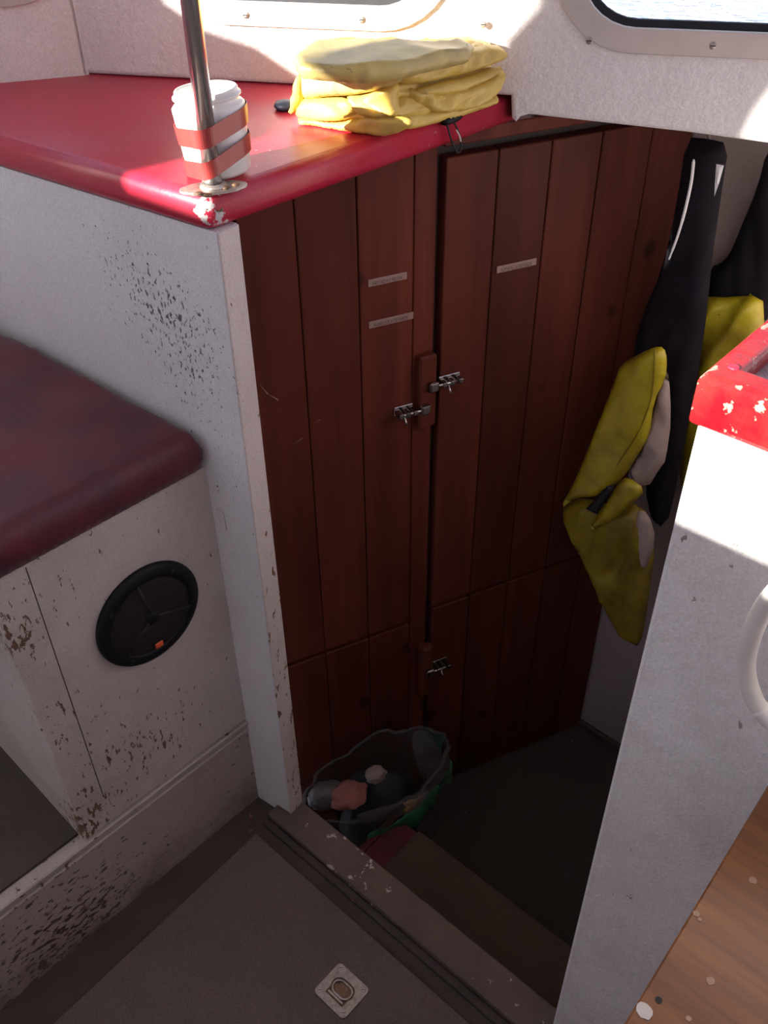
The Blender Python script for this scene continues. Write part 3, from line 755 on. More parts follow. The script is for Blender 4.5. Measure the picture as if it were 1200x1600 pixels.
# fixed frame
bd('board', ww, SX(330, 380), S['d0'] - 0.003, ZL, WB)
bd('stile', ww, S['l3'] + 0.0015, S['g0'], ZL, WB, n1=-0.003)
bd('head_rail', ww, S['r0'], FWS, ZA + 0.012, WB, n1=-0.002)
bd('head_board', ww, SX(840, 200), FWS, WB + 0.0005, WT, n1=-0.002)
bd('block', ww, SX(650, 600), SX(677, 600), SZ(662, 662), SZ(662, 552), -0.003, 0.012, 0.003)
bd('block', ww, SX(652, 1030), SX(672, 1030), SZ(662, 1078), SZ(662, 1003), -0.003, 0.018, 0.006)
def door(name, cuts, z0, z1, lab, n1=0.0):
    e = empty(name, WD.p((cuts[0] + cuts[-1]) / 2, 0, z0)); struct(e, label=lab)
    for u0, u1 in zip(cuts, cuts[1:]):
        bd('plank', e, u0 + 0.0007, u1 - 0.0007, z0, z1, n1=n1 + random.uniform(-0.0008, 0.0008), bev=0.0014)
    return e
LC = [S['d0'], S['l1'], S['l2'], S['l3']]
RCs = [S['r0'], SX(778, 240), SX(862, 220), SX(940, 212), SX(1014, 228), FWS - 0.002]
d1 = door('door_1', LC, ZD1 + 0.003, WB, 'boarded cupboard door on the upper left with two labels')
d2 = door('door_2', RCs, ZD2 + 0.003, ZA, 'boarded cupboard door on the upper right with one label', 0.004)
d3 = door('door_3', LC, ZL + 0.004, ZD1 - 0.005, 'short boarded cupboard door on the lower left')
d4 = door('door_4', RCs, ZL + 0.004, ZD2 - 0.005, 'short boarded cupboard door on the lower right', 0.004)
def sticker(d, x0, x1, y0, hh, txt, n):
    """x0, x1 ends and y0 lower left corner as measured"""
    u0 = SX(x0, y0); u1 = SX(x1, y0 - 12); z0 = SZ(x0, y0); z1 = z0 + hh
    s = put('label_sticker', box(WD, u0, u1, n + 0.0012, n + 0.0017, z0, z1), 'sticker', d)
    if txt: put('lettering', text_mesh(txt, WD, u0 + (u1 - u0) * 0.10, z0 + 0.0012, n + 0.0019, 0.0052, (u1 - u0) * 0.78), 'ink', s)
sticker(d1, 575, 635, 448, 0.0105, 'FIRST AID KIT BELOW', 0.0)
sticker(d1, 576, 645, 513, 0.0105, 'FLARES LOCATED INSIDE', 0.0)
sticker(d2, 773, 834, 425, 0.0105, 'SURVIVAL SUITS INSIDE', 0.004)
sticker(ww, 399, 408, 767, 0.008, None, -0.001)
def bolt(d, u0, u1, z, n, keeper_left=True, nk=0.012):
    """small chrome barrel bolt; keeper on the left or right end"""
    ku = (u0, u0 + 0.016) if keeper_left else (u1 - 0.016, u1)
    bu = (u0 + 0.022, u1) if keeper_left else (u0, u1 - 0.022)
    pl = put('barrel_bolt', box(WD, bu[0], bu[1], n, n + 0.0022, z - 0.0075, z + 0.0075, 0.0008), 'chrome', d)
    nb = max(n + 0.0065, nk + 0.005)
    put('bolt_bar', tube([WD.p(u0 + 0.002, nb, z), WD.p(u1 - 0.002, nb, z)], 0.0032, 10), 'chrome', pl, smooth=True)
    for k in (0.12, 0.5, 0.88):
        uu = bu[0] + (bu[1] - bu[0]) * k
        put('guide', box(WD, uu - 0.004, uu + 0.004, n + 0.002, nb + 0.0042, z - 0.0045, z + 0.0045, 0.0018, 2), 'chrome', pl)
    um = bu[0] + (bu[1] - bu[0]) * 0.3
    put('knob', tube([WD.p(um, nb, z), WD.p(um + 0.001, nb + 0.004, z - 0.010), WD.p(um + 0.002, nb + 0.006, z - 0.014)], 0.002, 8, [0.0016, 0.0018, 0.0028]), 'chrome', pl, smooth=True)
    put('keeper', box(WD, ku[0], ku[1], nk + 0.0003, nb + 0.0045, z - 0.0085, z + 0.0085, 0.0028, 2), 'chrome', pl)
bolt(d2, SX(662, 596), SX(715, 584), SZ(690, 591), 0.005, True, 0.012)
bolt(d1, SX(615, 640), SX(664, 629), SZ(640, 636), 0.001, False, 0.012)
bolt(d4, SX(658, 1038), SX(695, 1026), SZ(678, 1033), 0.005, True, 0.018)
# scratches in the stain
for x0, y0, x1, y1, ww_ in ((404, 599, 418, 615, .0016), (418, 615, 434, 624, .0022), (458, 693, 472, 684, .0008), (490, 660, 500, 655, .0008)):
    a0 = WD.px(x0, y0); a1 = WD.px(x1, y1)
    d = Vector((a1[0] - a0[0], a1[1] - a0[1])).normalized(); pp = Vector((-d.y, d.x)) * ww_ * 0.5
    put('scratch', curve_poly(WD, [[a0, (a1[0] + pp.x, a1[1] + pp.y), (a1[0] - pp.x, a1[1] - pp.y)]], 0.0011, 0.0016), 'sticker', d1)

# ================================================================== SEAT
sb_u0 = K.px(130, 1310)[0]; sb_top = 0.712
sb = empty('seat_box', K.p(sb_u0 / 2, -0.2, zk)); tag(sb, 'chipped white painted seat box standing on the platform', 'seat box')
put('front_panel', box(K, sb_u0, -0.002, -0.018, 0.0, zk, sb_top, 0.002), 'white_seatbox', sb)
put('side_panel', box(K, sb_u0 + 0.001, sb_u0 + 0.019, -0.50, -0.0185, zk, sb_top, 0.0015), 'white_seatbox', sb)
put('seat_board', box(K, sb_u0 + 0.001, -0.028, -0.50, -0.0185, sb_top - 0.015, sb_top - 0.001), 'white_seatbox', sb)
put('seam', box(K, sb_u0 + 0.045, sb_u0 + 0.0462, -0.001, 0.0003, zk + 0.06, sb_top - 0.002), 'dark_dirt', sb)
cu0 = K.px(-60, 940)[0] - 0.02
top = 0.765
fr_ = K.px(0, 907)[1]
pq = TP.n * 0.002 + TP.n * pn
def on_panel(v):                                         # where the cushion's end meets the bulkhead panel
    a = K.p(0, v, 0); t = (TP.o + TP.n * (pn + 0.002) - a).dot(TP.n) / K.u.dot(TP.n); return t
oc = [(cu0, 0.004), (cu0 + 0.01, 0.014), (on_panel(0.014) - 0.012, 0.014), (on_panel(0.004), 0.002), (on_panel(-0.52), -0.52), (cu0, -0.52)]
def Kh(u, n, v): return K.p(u, v, n)
def cfold(u, v): return 0.030 * min(1, max(0, -v) / 0.30) + 0.004 * fnoise((u * 6, v * 6, 1)) + 0.0025 * fnoise((u * 16, v * 16, 4))
me = pillow(Kh, oc, 0.7395, 0.034, 0.0272, 0.022, 0.008, cfold)
tag(put('seat_cushion', me, 'maroon_vinyl', smooth=True), 'dark maroon vinyl cushion lying on the white seat box', 'cushion')

# loudspeaker on the seat box
su, sz = K.px(231, 958)
so = K.p(su, 0.0, sz); R0 = 0.0
ru = abs(K.px(312, 930)[0] - K.px(149, 985)[0]) / 2
spk = empty('loudspeaker', so); tag(spk, 'round black loudspeaker with an orange badge on the white seat box', 'loudspeaker')
zz = abs(K.px(262, 874)[1] - K.px(205, 1042)[1]) / 2
SR = (ru + zz) / 2 * 1.07
put('rim', lathe([(SR, 0.0005), (SR, 0.004), (SR * 0.985, 0.0065), (SR * 0.93, 0.0095), (SR * 0.80, 0.011), (SR * 0.76, 0.0095), (SR * 0.76, 0.0005)], so, K.n, 56, closed=True), 'black_plastic', spk, smooth=True)
put('grille', lathe([(SR * 0.77, 0.008), (SR * 0.6, 0.0095), (SR * 0.3, 0.0105), (0, 0.011)], so, K.n, 48), 'speaker_mesh', spk, smooth=True)
for k in range(3):
    aa = math.radians(100 + 120 * k)
    c = K.u * math.cos(aa) + Vector((0, 0, 1)) * math.sin(aa)
    put('spoke', tube([so + c * SR * 0.78 + K.n * 0.009, so + c * SR * 0.35 + K.n * 0.0105, so + K.n * 0.011], 0.0022, 8), 'speaker_mesh', spk, smooth=True)
put('hub', lathe([(SR * 0.13, 0.0105), (SR * 0.12, 0.0135), (0, 0.0142)], so, K.n, 24), 'black_plastic', spk, smooth=True)
bu, bz = K.px(249, 1007, 0.011)
bad = put('badge', box(K, bu - 0.006, bu + 0.006, 0.0100, 0.0125, bz - 0.0045, bz + 0.0045, 0.001), 'orange_badge', spk)
for k in range(4):
    aa = math.radians(52 + 90 * k); c = K.u * math.cos(aa) + Vector((0, 0, 1)) * math.sin(aa)
    put('screw', lathe([(0, 0), (0.0032, 0), (0.0028, 0.001), (0, 0.0012)], so + c * SR * 0.86 + K.n * 0.0102, K.n, 10), 'black_rubber', spk)

# ================================================================== POLE AND TUB ON THE COUNTER
PB = Z(334, 296, ZC)
pole = empty('steel_pole', PB); tag(pole, 'polished stainless steel pole rising from the counter corner', 'pole')
put('shaft', tube([PB + Vector((0, 0, 0.001)), PB + Vector((0, 0, 0.95 - 0.0005))], 0.0088, 24), 'steel', pole, smooth=True)
def oval(c, dirv, L, W, z0, z1, k=28):
    dirv = dirv.normalized(); pv = Vector((-dirv.y, dirv.x, 0)); o = []
    for i in range(k):
        aa = 2 * math.pi * i / k; o.append((c + dirv * L * math.cos(aa) + pv * W * math.sin(aa))[:2])
    return prism(o, z0, z1, 0.0008, 2)
fd_ = cdir
put('base_plate', oval(PB, azd(75), 0.034, 0.016, ZC + 0.0002, ZC + 0.003), 'dull_metal', pole)
put('collar', lathe([(0.0092, 0.003), (0.014, 0.003), (0.0125, 0.006), (0.0092, 0.007)], PB, (0, 0, 1), 24), 'dull_metal', pole, smooth=True)
for x, y in ((311, 303), (325, 306), (352, 294), (368, 289)):
    c = Z(x, y, ZC + 0.003); 
    put('screw', lathe([(0, 0), (0.0042, 0), (0.0038, 0.0016), (0.0018, 0.0024), (0, 0.0024)], Vector((c.x, c.y, ZC + 0.0028)), (0, 0, 1), 14), 'rusty', pole, smooth=True)

tc = PB + Vector((0.001, 0.0425, 0)); R1 = 0.0325; R2 = 0.0368; TH = 0.081
tub = empty('plastic_tub', (tc.x, tc.y, ZC)); tag(tub, 'open white plastic tub strapped to the steel pole with red tape', 'tub')
tax = Vector((-0.06, 0.03, 1)).normalized()
t0 = Vector((tc.x, tc.y, ZC + 0.003))
prof = [(0, 0.0015), (R1 - 0.004, 0), (R1, 0.004), (R1 + (R2 - R1) * 0.6, TH * 0.6), (R2 - 0.0005, TH * 0.80), (R2 - 0.003, TH * 0.835), (R2 - 0.0055, TH * 0.85), (R2 - 0.0055, TH * 0.90), (R2 - 0.003, TH * 0.905), (R2 - 0.003, TH * 0.93), (R2 - 0.0055, TH * 0.935), (R2 - 0.0055, TH * 0.985), (R2 - 0.0065, TH), (R2 - 0.0085, TH), (R2 - 0.009, TH * 0.97), (R1 - 0.003, 0.008), (0, 0.007)]
put('body', lathe(prof, t0, tax, 56), 'white_plastic', tub, smooth=True)
def rad(h): return R1 + (R2 - R1) * h / (TH * 0.8)
def band(zlo, zhi, tilt, tilt2, inflate, k=90):
    """tape drawn round the tub and the pole together"""
    vs = []; fs = []
    def hull(h):
        pts = []
        c = t0 + tax * h
        for i in range(72):
            aa = 2 * math.pi * i / 72; pts.append((c.x + (rad(h) + inflate) * math.cos(aa), c.y + (rad(h) + inflate) * math.sin(aa)))
        for i in range(24):
            aa = 2 * math.pi * i / 24; pts.append((PB.x + (0.0088 + inflate) * math.cos(aa), PB.y + (0.0088 + inflate) * math.sin(aa)))
        pts = sorted(set(pts))
        def half(ps):
            o = []
            for p in ps:
                while len(o) > 1 and (o[-1][0] - o[-2][0]) * (p[1] - o[-2][1]) - (o[-1][1] - o[-2][1]) * (p[0] - o[-2][0]) <= 0: o.pop()
                o.append(p)
            return o
        lo, hi = half(pts), half(pts[::-1]); return lo[:-1] + hi[:-1]
    hl = hull((zlo + zhi) / 2); n = len(hl)
    cx, cy = tc.x, tc.y
    dense = []
    for i in range(n):
        a, b = hl[i], hl[(i + 1) % n]
        m = max(1, int(math.hypot(a[0] - b[0], a[1] - b[1]) / 0.004))
        for j in range(m): dense.append((a[0] + (b[0] - a[0]) * j / m, a[1] + (b[1] - a[1]) * j / m))
    hl = dense; n = len(hl)
    for x, y in hl:
        l = (x - cx) / 0.036; f = (cy - y) / 0.05
        a, b = zlo + tilt * l + tilt2 * f, zhi + tilt * l + tilt2 * f
        wr_ = 0.0006 * fnoise((x * 90, y * 90, zlo * 50))
        for h in (a, (a + b) / 2, b):
            s = rad(h) / rad((zlo + zhi) / 2)
            off = tax * h
            px_, py_ = cx + (x - cx) * s, cy + (y - cy) * s
            if (cy - y) > 0.036: px_, py_ = x, y            # keep to the upright pole
            else: px_ += off.x - (tax * ((zlo + zhi) / 2)).x
            vs.append((px_ + wr_, py_, t0.z + h))
    for i in range(n):
        j = (i + 1) % n
        for k_ in range(2): fs.append((i * 3 + k_, j * 3 + k_, j * 3 + k_ + 1, i * 3 + k_ + 1))
    return mesh(vs, fs)
def add_tape(*a):
    o = put('tape', band(*a), 'red_tape', tub)
    md = o.modifiers.new('thickness', 'SOLIDIFY'); md.thickness = 0.0006; md.offset = 1
    return o
add_tape(0.040, 0.058, 0.009, 0.0, 0.0008)
add_tape(0.011, 0.028, 0.012, 0.0, 0.0010)
# printed marks on the tub
def mark(x, y, w_, h_, mat, skew=0.0):
    r = ray(x, y); c = t0 + tax * 0.04
    # hit the tub wall
    a = r.x ** 2 + r.y ** 2; dx, dy = CAMP.x - c.x, CAMP.y - c.y; bb = 2 * (dx * r.x + dy * r.y); cc = dx * dx + dy * dy - (rad(0.04) + 0.0002) ** 2
    D = bb * bb - 4 * a * cc
    if D < 0: return
    q = CAMP + r * ((-bb - math.sqrt(D)) / (2 * a))
    nn = Vector((q.x - c.x, q.y - c.y, 0)).normalized(); tt_ = Vector((-nn.y, nn.x, 0))
    vs = []
    for du, dz in ((-w_, -h_ - skew), (w_, -h_ + skew), (w_, h_ + skew), (-w_, h_ - skew)):
        for e_ in (0.0002, 0.0006): vs.append(q + tt_ * du + Vector((0, 0, dz)) + nn * e_)
    put('print_mark', mesh(vs, [(0, 2, 4, 6), (1, 7, 5, 3), (0, 1, 3, 2), (2, 3, 5, 4), (4, 5, 7, 6), (6, 7, 1, 0)]), mat, tub)
mark(291, 221, 0.0026, 0.0022, 'pink_ink', -0.001); mark(309, 227, 0.0042, 0.0018, 'ink', -0.0028); mark(311, 229, 0.0006, 0.0016, 'white_plastic')
for y in (246, 251, 256): mark(312, y, 0.0035, 0.0007, 'pink_ink')
mark(319, 283, 0.002, 0.0004, 'pink_ink')

# ================================================================== YELLOW OILSKIN BUNDLE
def folds(seed, amp, fx=40, fz=8, ang=0.2):
    def f(u, v):
        s = u * fx + v * fx * ang
        return 1.3 * amp * (math.sin(s + 2.2 * fnoise((u * 7, v * 5, seed))) * 0.6 + fnoise((u * fx * 0.6, v * fz, seed)) * 0.8)
    return f
def crisp(seed, amp, sc=28, st=2.2, ang=0.5):
    ca, sa = math.cos(ang), math.sin(ang)
    def f(u, v):
        a = (u * ca + v * sa) * sc; b = (-u * sa + v * ca) * sc / st
        w1 = fnoise((a * 0.6, b * 0.6, seed)); a += w1 * 0.9; b += fnoise((a * 0.6, b * 0.6, seed + 9)) * 0.9
        r = 1 - 2.4 * abs(fnoise((a, b, seed + 3))); r2 = 1 - 2.4 * abs(fnoise((a * 2.1, b * 2.1, seed + 5)))
        return amp * (0.75 * r + 0.35 * r2 + 0.5 * w1)
    return f
def catmull2(poly, n):
    P = [Vector((p[0], p[1])) for p in poly]; out = []; m = len(P)
    for i in range(m):
        p0, p1, p2, p3 = P[i - 1], P[i], P[(i + 1) % m], P[(i + 2) % m]
        for j in range(n):
            t = j / n
            out.append(0.5 * ((2 * p1) + (p2 - p0) * t + (2 * p0 - 5 * p1 + 4 * p2 - p3) * t * t + (3 * p1 - p0 - 3 * p2 + p3) * t ** 3))
    return out
def layer(pts, z0, z1, seed, amp=0.006, tilt=(0, 0), topamp=0.004, round_=0.5, rings=18, pull=0.0):
    """one folded layer: closed body over an XY outline, its flank creased"""
    ol = catmull2(pts, 16); n = len(ol); c = sum(ol, Vector((0, 0))) / n
    rows = []
    for k in range(rings + 1):
        ph = math.pi * k / rings                          # 0 bottom centre .. pi top centre
        rr = math.sin(ph) ** 0.28; h = (1 - math.cos(ph)) / 2
        hh = h if True else 0
        hz = max(0, min(1, (h - 0.5) * 1.0 + 0.5))
        row = []
        for i, p in enumerate(ol):
            q = c + (p - c) * rr
            z = z0 + (z1 - z0) * hz + tilt[0] * (q.x - c.x) + tilt[1] * (q.y - c.y)
            d = (p - c).normalized()
            side = math.sin(ph) ** 3
            w1 = noise.noise(Vector((q.x * 22 + seed, q.y * 22, z * 75)))
            w2 = 1 - 2 * abs(noise.noise(Vector((q.x * 38 + seed * 2, q.y * 38, z * 120 + seed))))
            w3 = noise.noise(Vector((q.x * 9 + seed, q.y * 9, seed)))
            dd_ = (amp * (0.9 * w1 + 0.6 * (w2 - 0.5)) + amp * 0.8 * w3) * side
            top_ = 0
            if ph > math.pi / 2: top_ = topamp * (w3 * 1.0 + 0.5 * (1 - 2 * abs(noise.noise(Vector((q.x * 14 + seed, q.y * 30, 3)))))) * (1 - side * 0.5)
            row.append((q.x + d.x * dd_, q.y + d.y * dd_, z + top_))
        rows.append(row)
    vs = [v for r in rows for v in r]; fs = []
    for k in range(rings):
        for i in range(n):
            j = (i + 1) % n; fs.append((k * n + i, k * n + j, (k + 1) * n + j, (k + 1) * n + i))
    fs.append(tuple(range(n))[::-1]); fs.append(tuple(rings * n + i for i in range(n)))
    return mesh(vs, fs)
def XY(x, y, z): p = Z(x, y, z); return (p.x, p.y)
def keep(p, d=0.012):                                    # stay clear of the window wall
    q = Vector((p[0], p[1], 0)); n = FR.uv(q)[1]
    if n < d: q = q + FR.n * (d - n)
    return (q.x, q.y)
bdl = empty('oilskin_bundle', Z(600, 190, ZC)); tag(bdl, 'folded bundle of creased yellow oilskins lying on the red counter', 'oilskins')
FL_ = XY(470, 196, ZC); FM_ = XY(592, 214, ZC); RR_ = XY(772, 168, ZC)
def lerp(a, b, t): return (a[0] + (b[0] - a[0]) * t, a[1] + (b[1] - a[1]) * t)
BL_ = keep((FL_[0] - 0.0, FL_[1] + 0.10)); BR_ = keep((RR_[0] + 0.0, RR_[1] + 0.06))
base_ol = [FL_, lerp(FL_, FM_, 0.5), FM_, lerp(FM_, RR_, 0.5), RR_, BR_, lerp(BL_, BR_, 0.5), BL_]
def grow(ol, s, dx=0, dy=0):
    c = (sum(p[0] for p in ol) / len(ol), sum(p[1] for p in ol) / len(ol))
    return [keep((c[0] + (p[0] - c[0]) * s + dx, c[1] + (p[1] - c[1]) * s + dy), 0.014) for p in ol]
def crumple(o, amp, sc, seed):
    """sharp cloth creases pressed into a finished layer"""
    me = o.data; me.update()
    nrm = [v.normal.copy() for v in me.vertices]
    for v, nn in zip(me.vertices, nrm):
        p = v.co * sc + Vector((seed, seed * 0.3, 0)); p.z *= 1.8
        p += Vector((noise.noise(p * 0.5), noise.noise(p * 0.5 + Vector((5, 0, 0))), noise.noise(p * 0.5 + Vector((0, 7, 0))))) * 0.8
        r1 = 1 - abs(noise.noise(p)) * 2.2; r2 = 1 - abs(noise.noise(p * 2.1 + Vector((3, 1, 4)))) * 2.2
        v.co += nn * amp * (r1 * 0.7 + r2 * 0.35 - 0.5)
    me.update(); return o
def bl(name, ol, z0, z1, seed, amp, tilt, mat, cr=0.006, top=0.004):
    return crumple(put(name, layer(ol, z0, z1, seed, amp, tilt, top, rings=34), mat, bdl, smooth=True), cr, 26, seed)
def shear(ol, f): return [keep(p, 0.016) for p in f(ol)]
bl('folded_layer', grow(base_ol, 0.95), ZC + 0.0045, ZC + 0.034, 1.0, 0.003, (0, 0), 'yellow_oilskin', 0.003)
bl('folded_layer', grow(base_ol, 0.90, 0.0, 0.006), ZC + 0.022, ZC + 0.052, 5.3, 0.004, (0, 0), 'yellow_oilskin', 0.004)
bl('folded_layer', grow(base_ol, 0.90, 0.0, 0.006), ZC + 0.044, ZC + 0.072, 9.1, 0.004, (0, 0), 'yellow_oilskin', 0.004)
def vframe(a, b):
    f = Frame(Vector((a[0], a[1], 0)), math.degrees(math.atan2(b[0] - a[0], b[1] - a[1])))
    if f.n.y > 0: f.n = -f.n
    return f
BF1 = vframe(FL_, FM_); BF2 = vframe(FM_, RR_)
def fold_piece(fr, px, n, front, roll, mat, seed, fx=60, ang=0.6, amp=0.003, name='fold'):
    ol = soften([fr.px(x, y, n) for x, y in px], 1)
    return put(name, pillow(lambda u, nn, v: fr.p(u, nn, v), ol, n, front * 0.55, 0.012, roll * 0.5, 0.0042, crisp(seed, amp * 2.1, 34, 2.4, ang)), mat, bdl, smooth=True)
fold_piece(BF1, [(466, 181), (522, 190), (584, 178), (615, 176), (655, 192), (611, 213), (574, 211), (522, 202), (466, 194)], -0.004, 0.010, 0.010, 'yellow_oilskin', 31, 70, 2.5)
fold_piece(BF1, [(486, 147), (543, 151), (562, 172), (548, 186), (515, 190), (462, 183), (468, 160)], -0.002, 0.013, 0.012, 'yellow_oilskin', 32, 90, 1.2, 0.004)
fold_piece(BF1, [(464, 114), (476, 116), (476, 152), (468, 172), (453, 182), (456, 150)], -0.008, 0.012, 0.010, 'yellow_oilskin', 33, 60, 0.2)
fold_piece(BF1, [(540, 146), (570, 150), (600, 130), (626, 128), (618, 158), (628, 178), (600, 186), (560, 180), (552, 164)], 0.000, 0.012, 0.012, 'yellow_oilskin', 34, 90, 0.9, 0.004)
fold_piece(BF1, [(470, 108), (540, 112), (611, 106), (642, 112), (622, 132), (585, 142), (548, 149), (512, 150), (486, 155), (473, 154)], 0.006, 0.010, 0.016, 'yellow_oilskin_top', 35, 40, 0.5, 0.002)
fold_piece(BF2, [(618, 176), (665, 170), (727, 160), (774, 146), (781, 158), (727, 181), (668, 196), (630, 204), (612, 196)], -0.012, 0.014, 0.012, 'yellow_oilskin', 36, 60, 1.5, 0.002)
fold_piece(BF2, [(625, 132), (680, 138), (735, 130), (786, 104), (781, 128), (768, 146), (740, 164), (700, 178), (668, 176), (640, 160)], -0.012, 0.013, 0.014, 'yellow_oilskin', 37, 70, -1.1, 0.005)
fold_piece(BF2, [(640, 140), (690, 126), (730, 118), (780, 100), (786, 112), (740, 134), (700, 150), (660, 152)], -0.006, 0.010, 0.012, 'yellow_oilskin', 38, 60, -1.4, 0.003)
fold_piece(BF2, [(606, 110), (660, 94), (727, 76), (772, 67), (791, 80), (789, 94), (750, 106), (717, 118), (660, 130), (626, 133)], -0.006, 0.014, 0.018, 'yellow_oilskin', 39, 40, -1.0, 0.003, 'rolled_edge')
ztop = ZC + 0.080
ol = [keep(XY(x, y, ztop), 0.008) for x, y in ((456, 97), (470, 86), (488, 71), (560, 67), (690, 71), (742, 74), (735, 86), (690, 96), (630, 110), (575, 118), (540, 117), (500, 113), (466, 110))]
put('cover_sheet', pillow(lambda u, nn, v: Vector((u, v, ztop + nn)), ol, 0.0, 0.004, 0.010, 0.008, 0.005, crisp(51, 0.006, 12, 2.5, 0.3)), 'yellow_oilskin_top', bdl, smooth=True)
# dark strap end peeping out on the left
bk = Z(446, 163, ZC + 0.006)
put('buckle', lathe([(0, 0), (0.012, 0.0005), (0.0145, 0.004), (0.012, 0.0085), (0, 0.0105)], Vector((bk.x, bk.y, ZC + 0.0005)), (0, 0, 1), 20), 'blue_black', bdl, smooth=True)
# drawcord with its toggle hanging over the counter edge
CF = Frame(CU, math.degrees(math.atan2(cdir.x, cdir.y))); CF.n = Vector((cdir.y, -cdir.x, 0))
def CP(x, y, n=0.006): u, z = CF.px(x, y, n); return CF.p(u, n, z)
put('toggle', tube([CP(692, 190, 0.004), CP(696, 189, 0.004), CP(712, 183, 0.004), CP(719, 180, 0.004)], 0.005, 12, [0.0042, 0.0058, 0.0056, 0.0042]), 'black_plastic', bdl, smooth=True)
put('drawcord', tube(smooth_path([CP(672, 180, -0.012), CP(686, 184, 0.0), CP(697, 192, 0.006), CP(704, 215, 0.007), CP(711, 233, 0.008), CP(717, 238, 0.009), CP(721, 230, 0.009), CP(719, 214, 0.008), CP(712, 196, 0.006), CP(706, 188, 0.005)], 5), 0.0012, 8), 'black_rubber', bdl, smooth=True)
put('cord_tip', tube([CP(713, 203, 0.010), CP(718, 212, 0.011), CP(720, 221, 0.011)], 0.0009, 6), 'white_paper', bdl)

# ================================================================== HANGING OILSKINS
def G(pts, n): return [FW.px(x, y, n) for x, y in pts]
def Gp(u, n, v): return FW.p(u, n, v)
def garment_part(name, px, n, front, back_, roll, mat, parent, fold=None, soft=1, step=0.007):
    ol = soften(G(px, n), soft)
    return put(name, pillow(Gp, ol, n, front, back_, roll, step, fold), mat, parent, smooth=True)
g1u, g1z = FW.px(1030, 800, 0.06)
g1 = empty('bib_overalls', FW.p(g1u, 0.06, FW.px(985, 1000, 0.06)[1])); tag(g1, group='overalls hanging below the fore deck', label='yellow bib overalls with black braces and cream lining hanging nearest the boards', cat='overalls')
garment_part('black_upper', [(1073, 214), (1105, 216), (1140, 224), (1128, 300), (1114, 400), (1108, 460), (1096, 560), (1080, 640), (1062, 740), (1040, 830), (1010, 800), (1010, 690), (1022, 600), (985, 580), (1000, 500), (1036, 420), (1058, 320)], 0.100, 0.012, 0.012, 0.025, 'black_cloth', g1, crisp(2, 0.010, 14, 4, -0.25))
garment_part('leg', [(874, 797), (900, 776), (930, 780), (960, 790), (1004, 785), (1026, 845), (1012, 951), (1000, 1012), (985, 1000), (963, 985), (935, 926), (900, 851)], 0.158, 0.012, 0.010, 0.020, 'yellow_wet_gear_dirty', g1, crisp(5, 0.011, 16, 3.0, -0.35))
garment_part('lining', [(1040, 575), (1046, 590), (1049, 651), (1041, 720), (1033, 729), (1010, 766), (978, 742), (1012, 682), (1024, 620)], 0.160, 0.010, 0.008, 0.014, 'cream_lining', g1, crisp(7, 0.008, 24, 3.5, 0.15))
garment_part('lining', [(994, 796), (1013, 800), (1026, 845), (1005, 900), (994, 850)], 0.172, 0.006, 0.005, 0.010, 'cream_lining', g1, folds(8, 0.003, 60, 8, 0.3))
garment_part('bib', [(969, 570), (1000, 552), (1024, 541), (1038, 542), (1043, 561), (1040, 592), (1022, 626), (1015, 682), (997, 711), (980, 739), (963, 757), (945, 768), (929, 776), (900, 777), (874, 797), (900, 748), (932, 667), (963, 589)], 0.178, 0.009, 0.008, 0.012, 'yellow_wet_gear', g1, crisp(11, 0.007, 11, 3.5, -0.45))
garment_part('pocket', [(949, 757), (961, 761), (933, 804), (915, 795), (930, 780)], 0.188, 0.004, 0.004, 0.006, 'black_rubber', g1, None, 0, 0.006)
garment_part('pocket_flap', [(968, 752), (980, 744), (1010, 765), (991, 785), (954, 817), (915, 831), (938, 801), (958, 768)], 0.192, 0.007, 0.005, 0.009, 'yellow_wet_gear', g1, folds(14, 0.003, 40, 8, 0.6))
seam = [FW.px(*p, 0.192) for p in ((1023, 545), (1021, 600), (1012, 640), (995, 680), (975, 710), (962, 730))]
put('seam', tube(smooth_path([FW.p(u, 0.192, z) for u, z in seam], 5), 0.0013, 6), 'yellow_wet_gear_dirty', g1)
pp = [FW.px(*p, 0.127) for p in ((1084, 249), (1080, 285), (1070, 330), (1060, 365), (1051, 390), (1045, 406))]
put('sun_sliver', tube(smooth_path([FW.p(u, 0.127, z) for u, z in pp], 5), 0.0019, 8, [0.0012] + [0.0022] * 12 + [0.0019] * 8 + [0.0014] * 4 + [0.0008]), 'sunlit_white', g1)  # sliver of sunlight modelled as a white cord on the black cloth
g2u, g2z = FW.px(1150, 700, 0.05)
g2 = empty('bib_overalls', FW.p(g2u, 0.05, FW.px(1090, 800, 0.05)[1])); tag(g2, group='overalls hanging below the fore deck', label='yellow bib overalls with wide black top hanging behind the red side counter', cat='overalls')
garment_part('black_upper', [(1215, 232), (1198, 236), (1185, 290), (1158, 355), (1140, 398), (1126, 412), (1112, 416), (1108, 440), (1104, 480), (1150, 500), (1215, 500), (1235, 300)], 0.030, 0.014, 0.010, 0.025, 'black_cloth', g2, crisp(22, 0.006, 14, 3, 0.3))
garment_part('bib', [(1097, 463), (1135, 464), (1170, 462), (1172, 458), (1193, 470), (1196, 540), (1180, 640), (1130, 760), (1085, 800), (1062, 740), (1072, 650), (1088, 590), (1094, 530)], 0.052, 0.014, 0.010, 0.02, 'yellow_wet_gear', g2, crisp(25, 0.012, 16, 4, -0.3), 0)
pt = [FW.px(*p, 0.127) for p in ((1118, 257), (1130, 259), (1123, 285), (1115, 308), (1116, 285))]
put('light_patch', pillow(Gp, pt, 0.125, 0.002, 0.002, 0.004, 0.004), 'sunlit_white', g1)  # patch of light on the wall, made as a small white pad
hk = FW.px(1120, 216, 0.02)
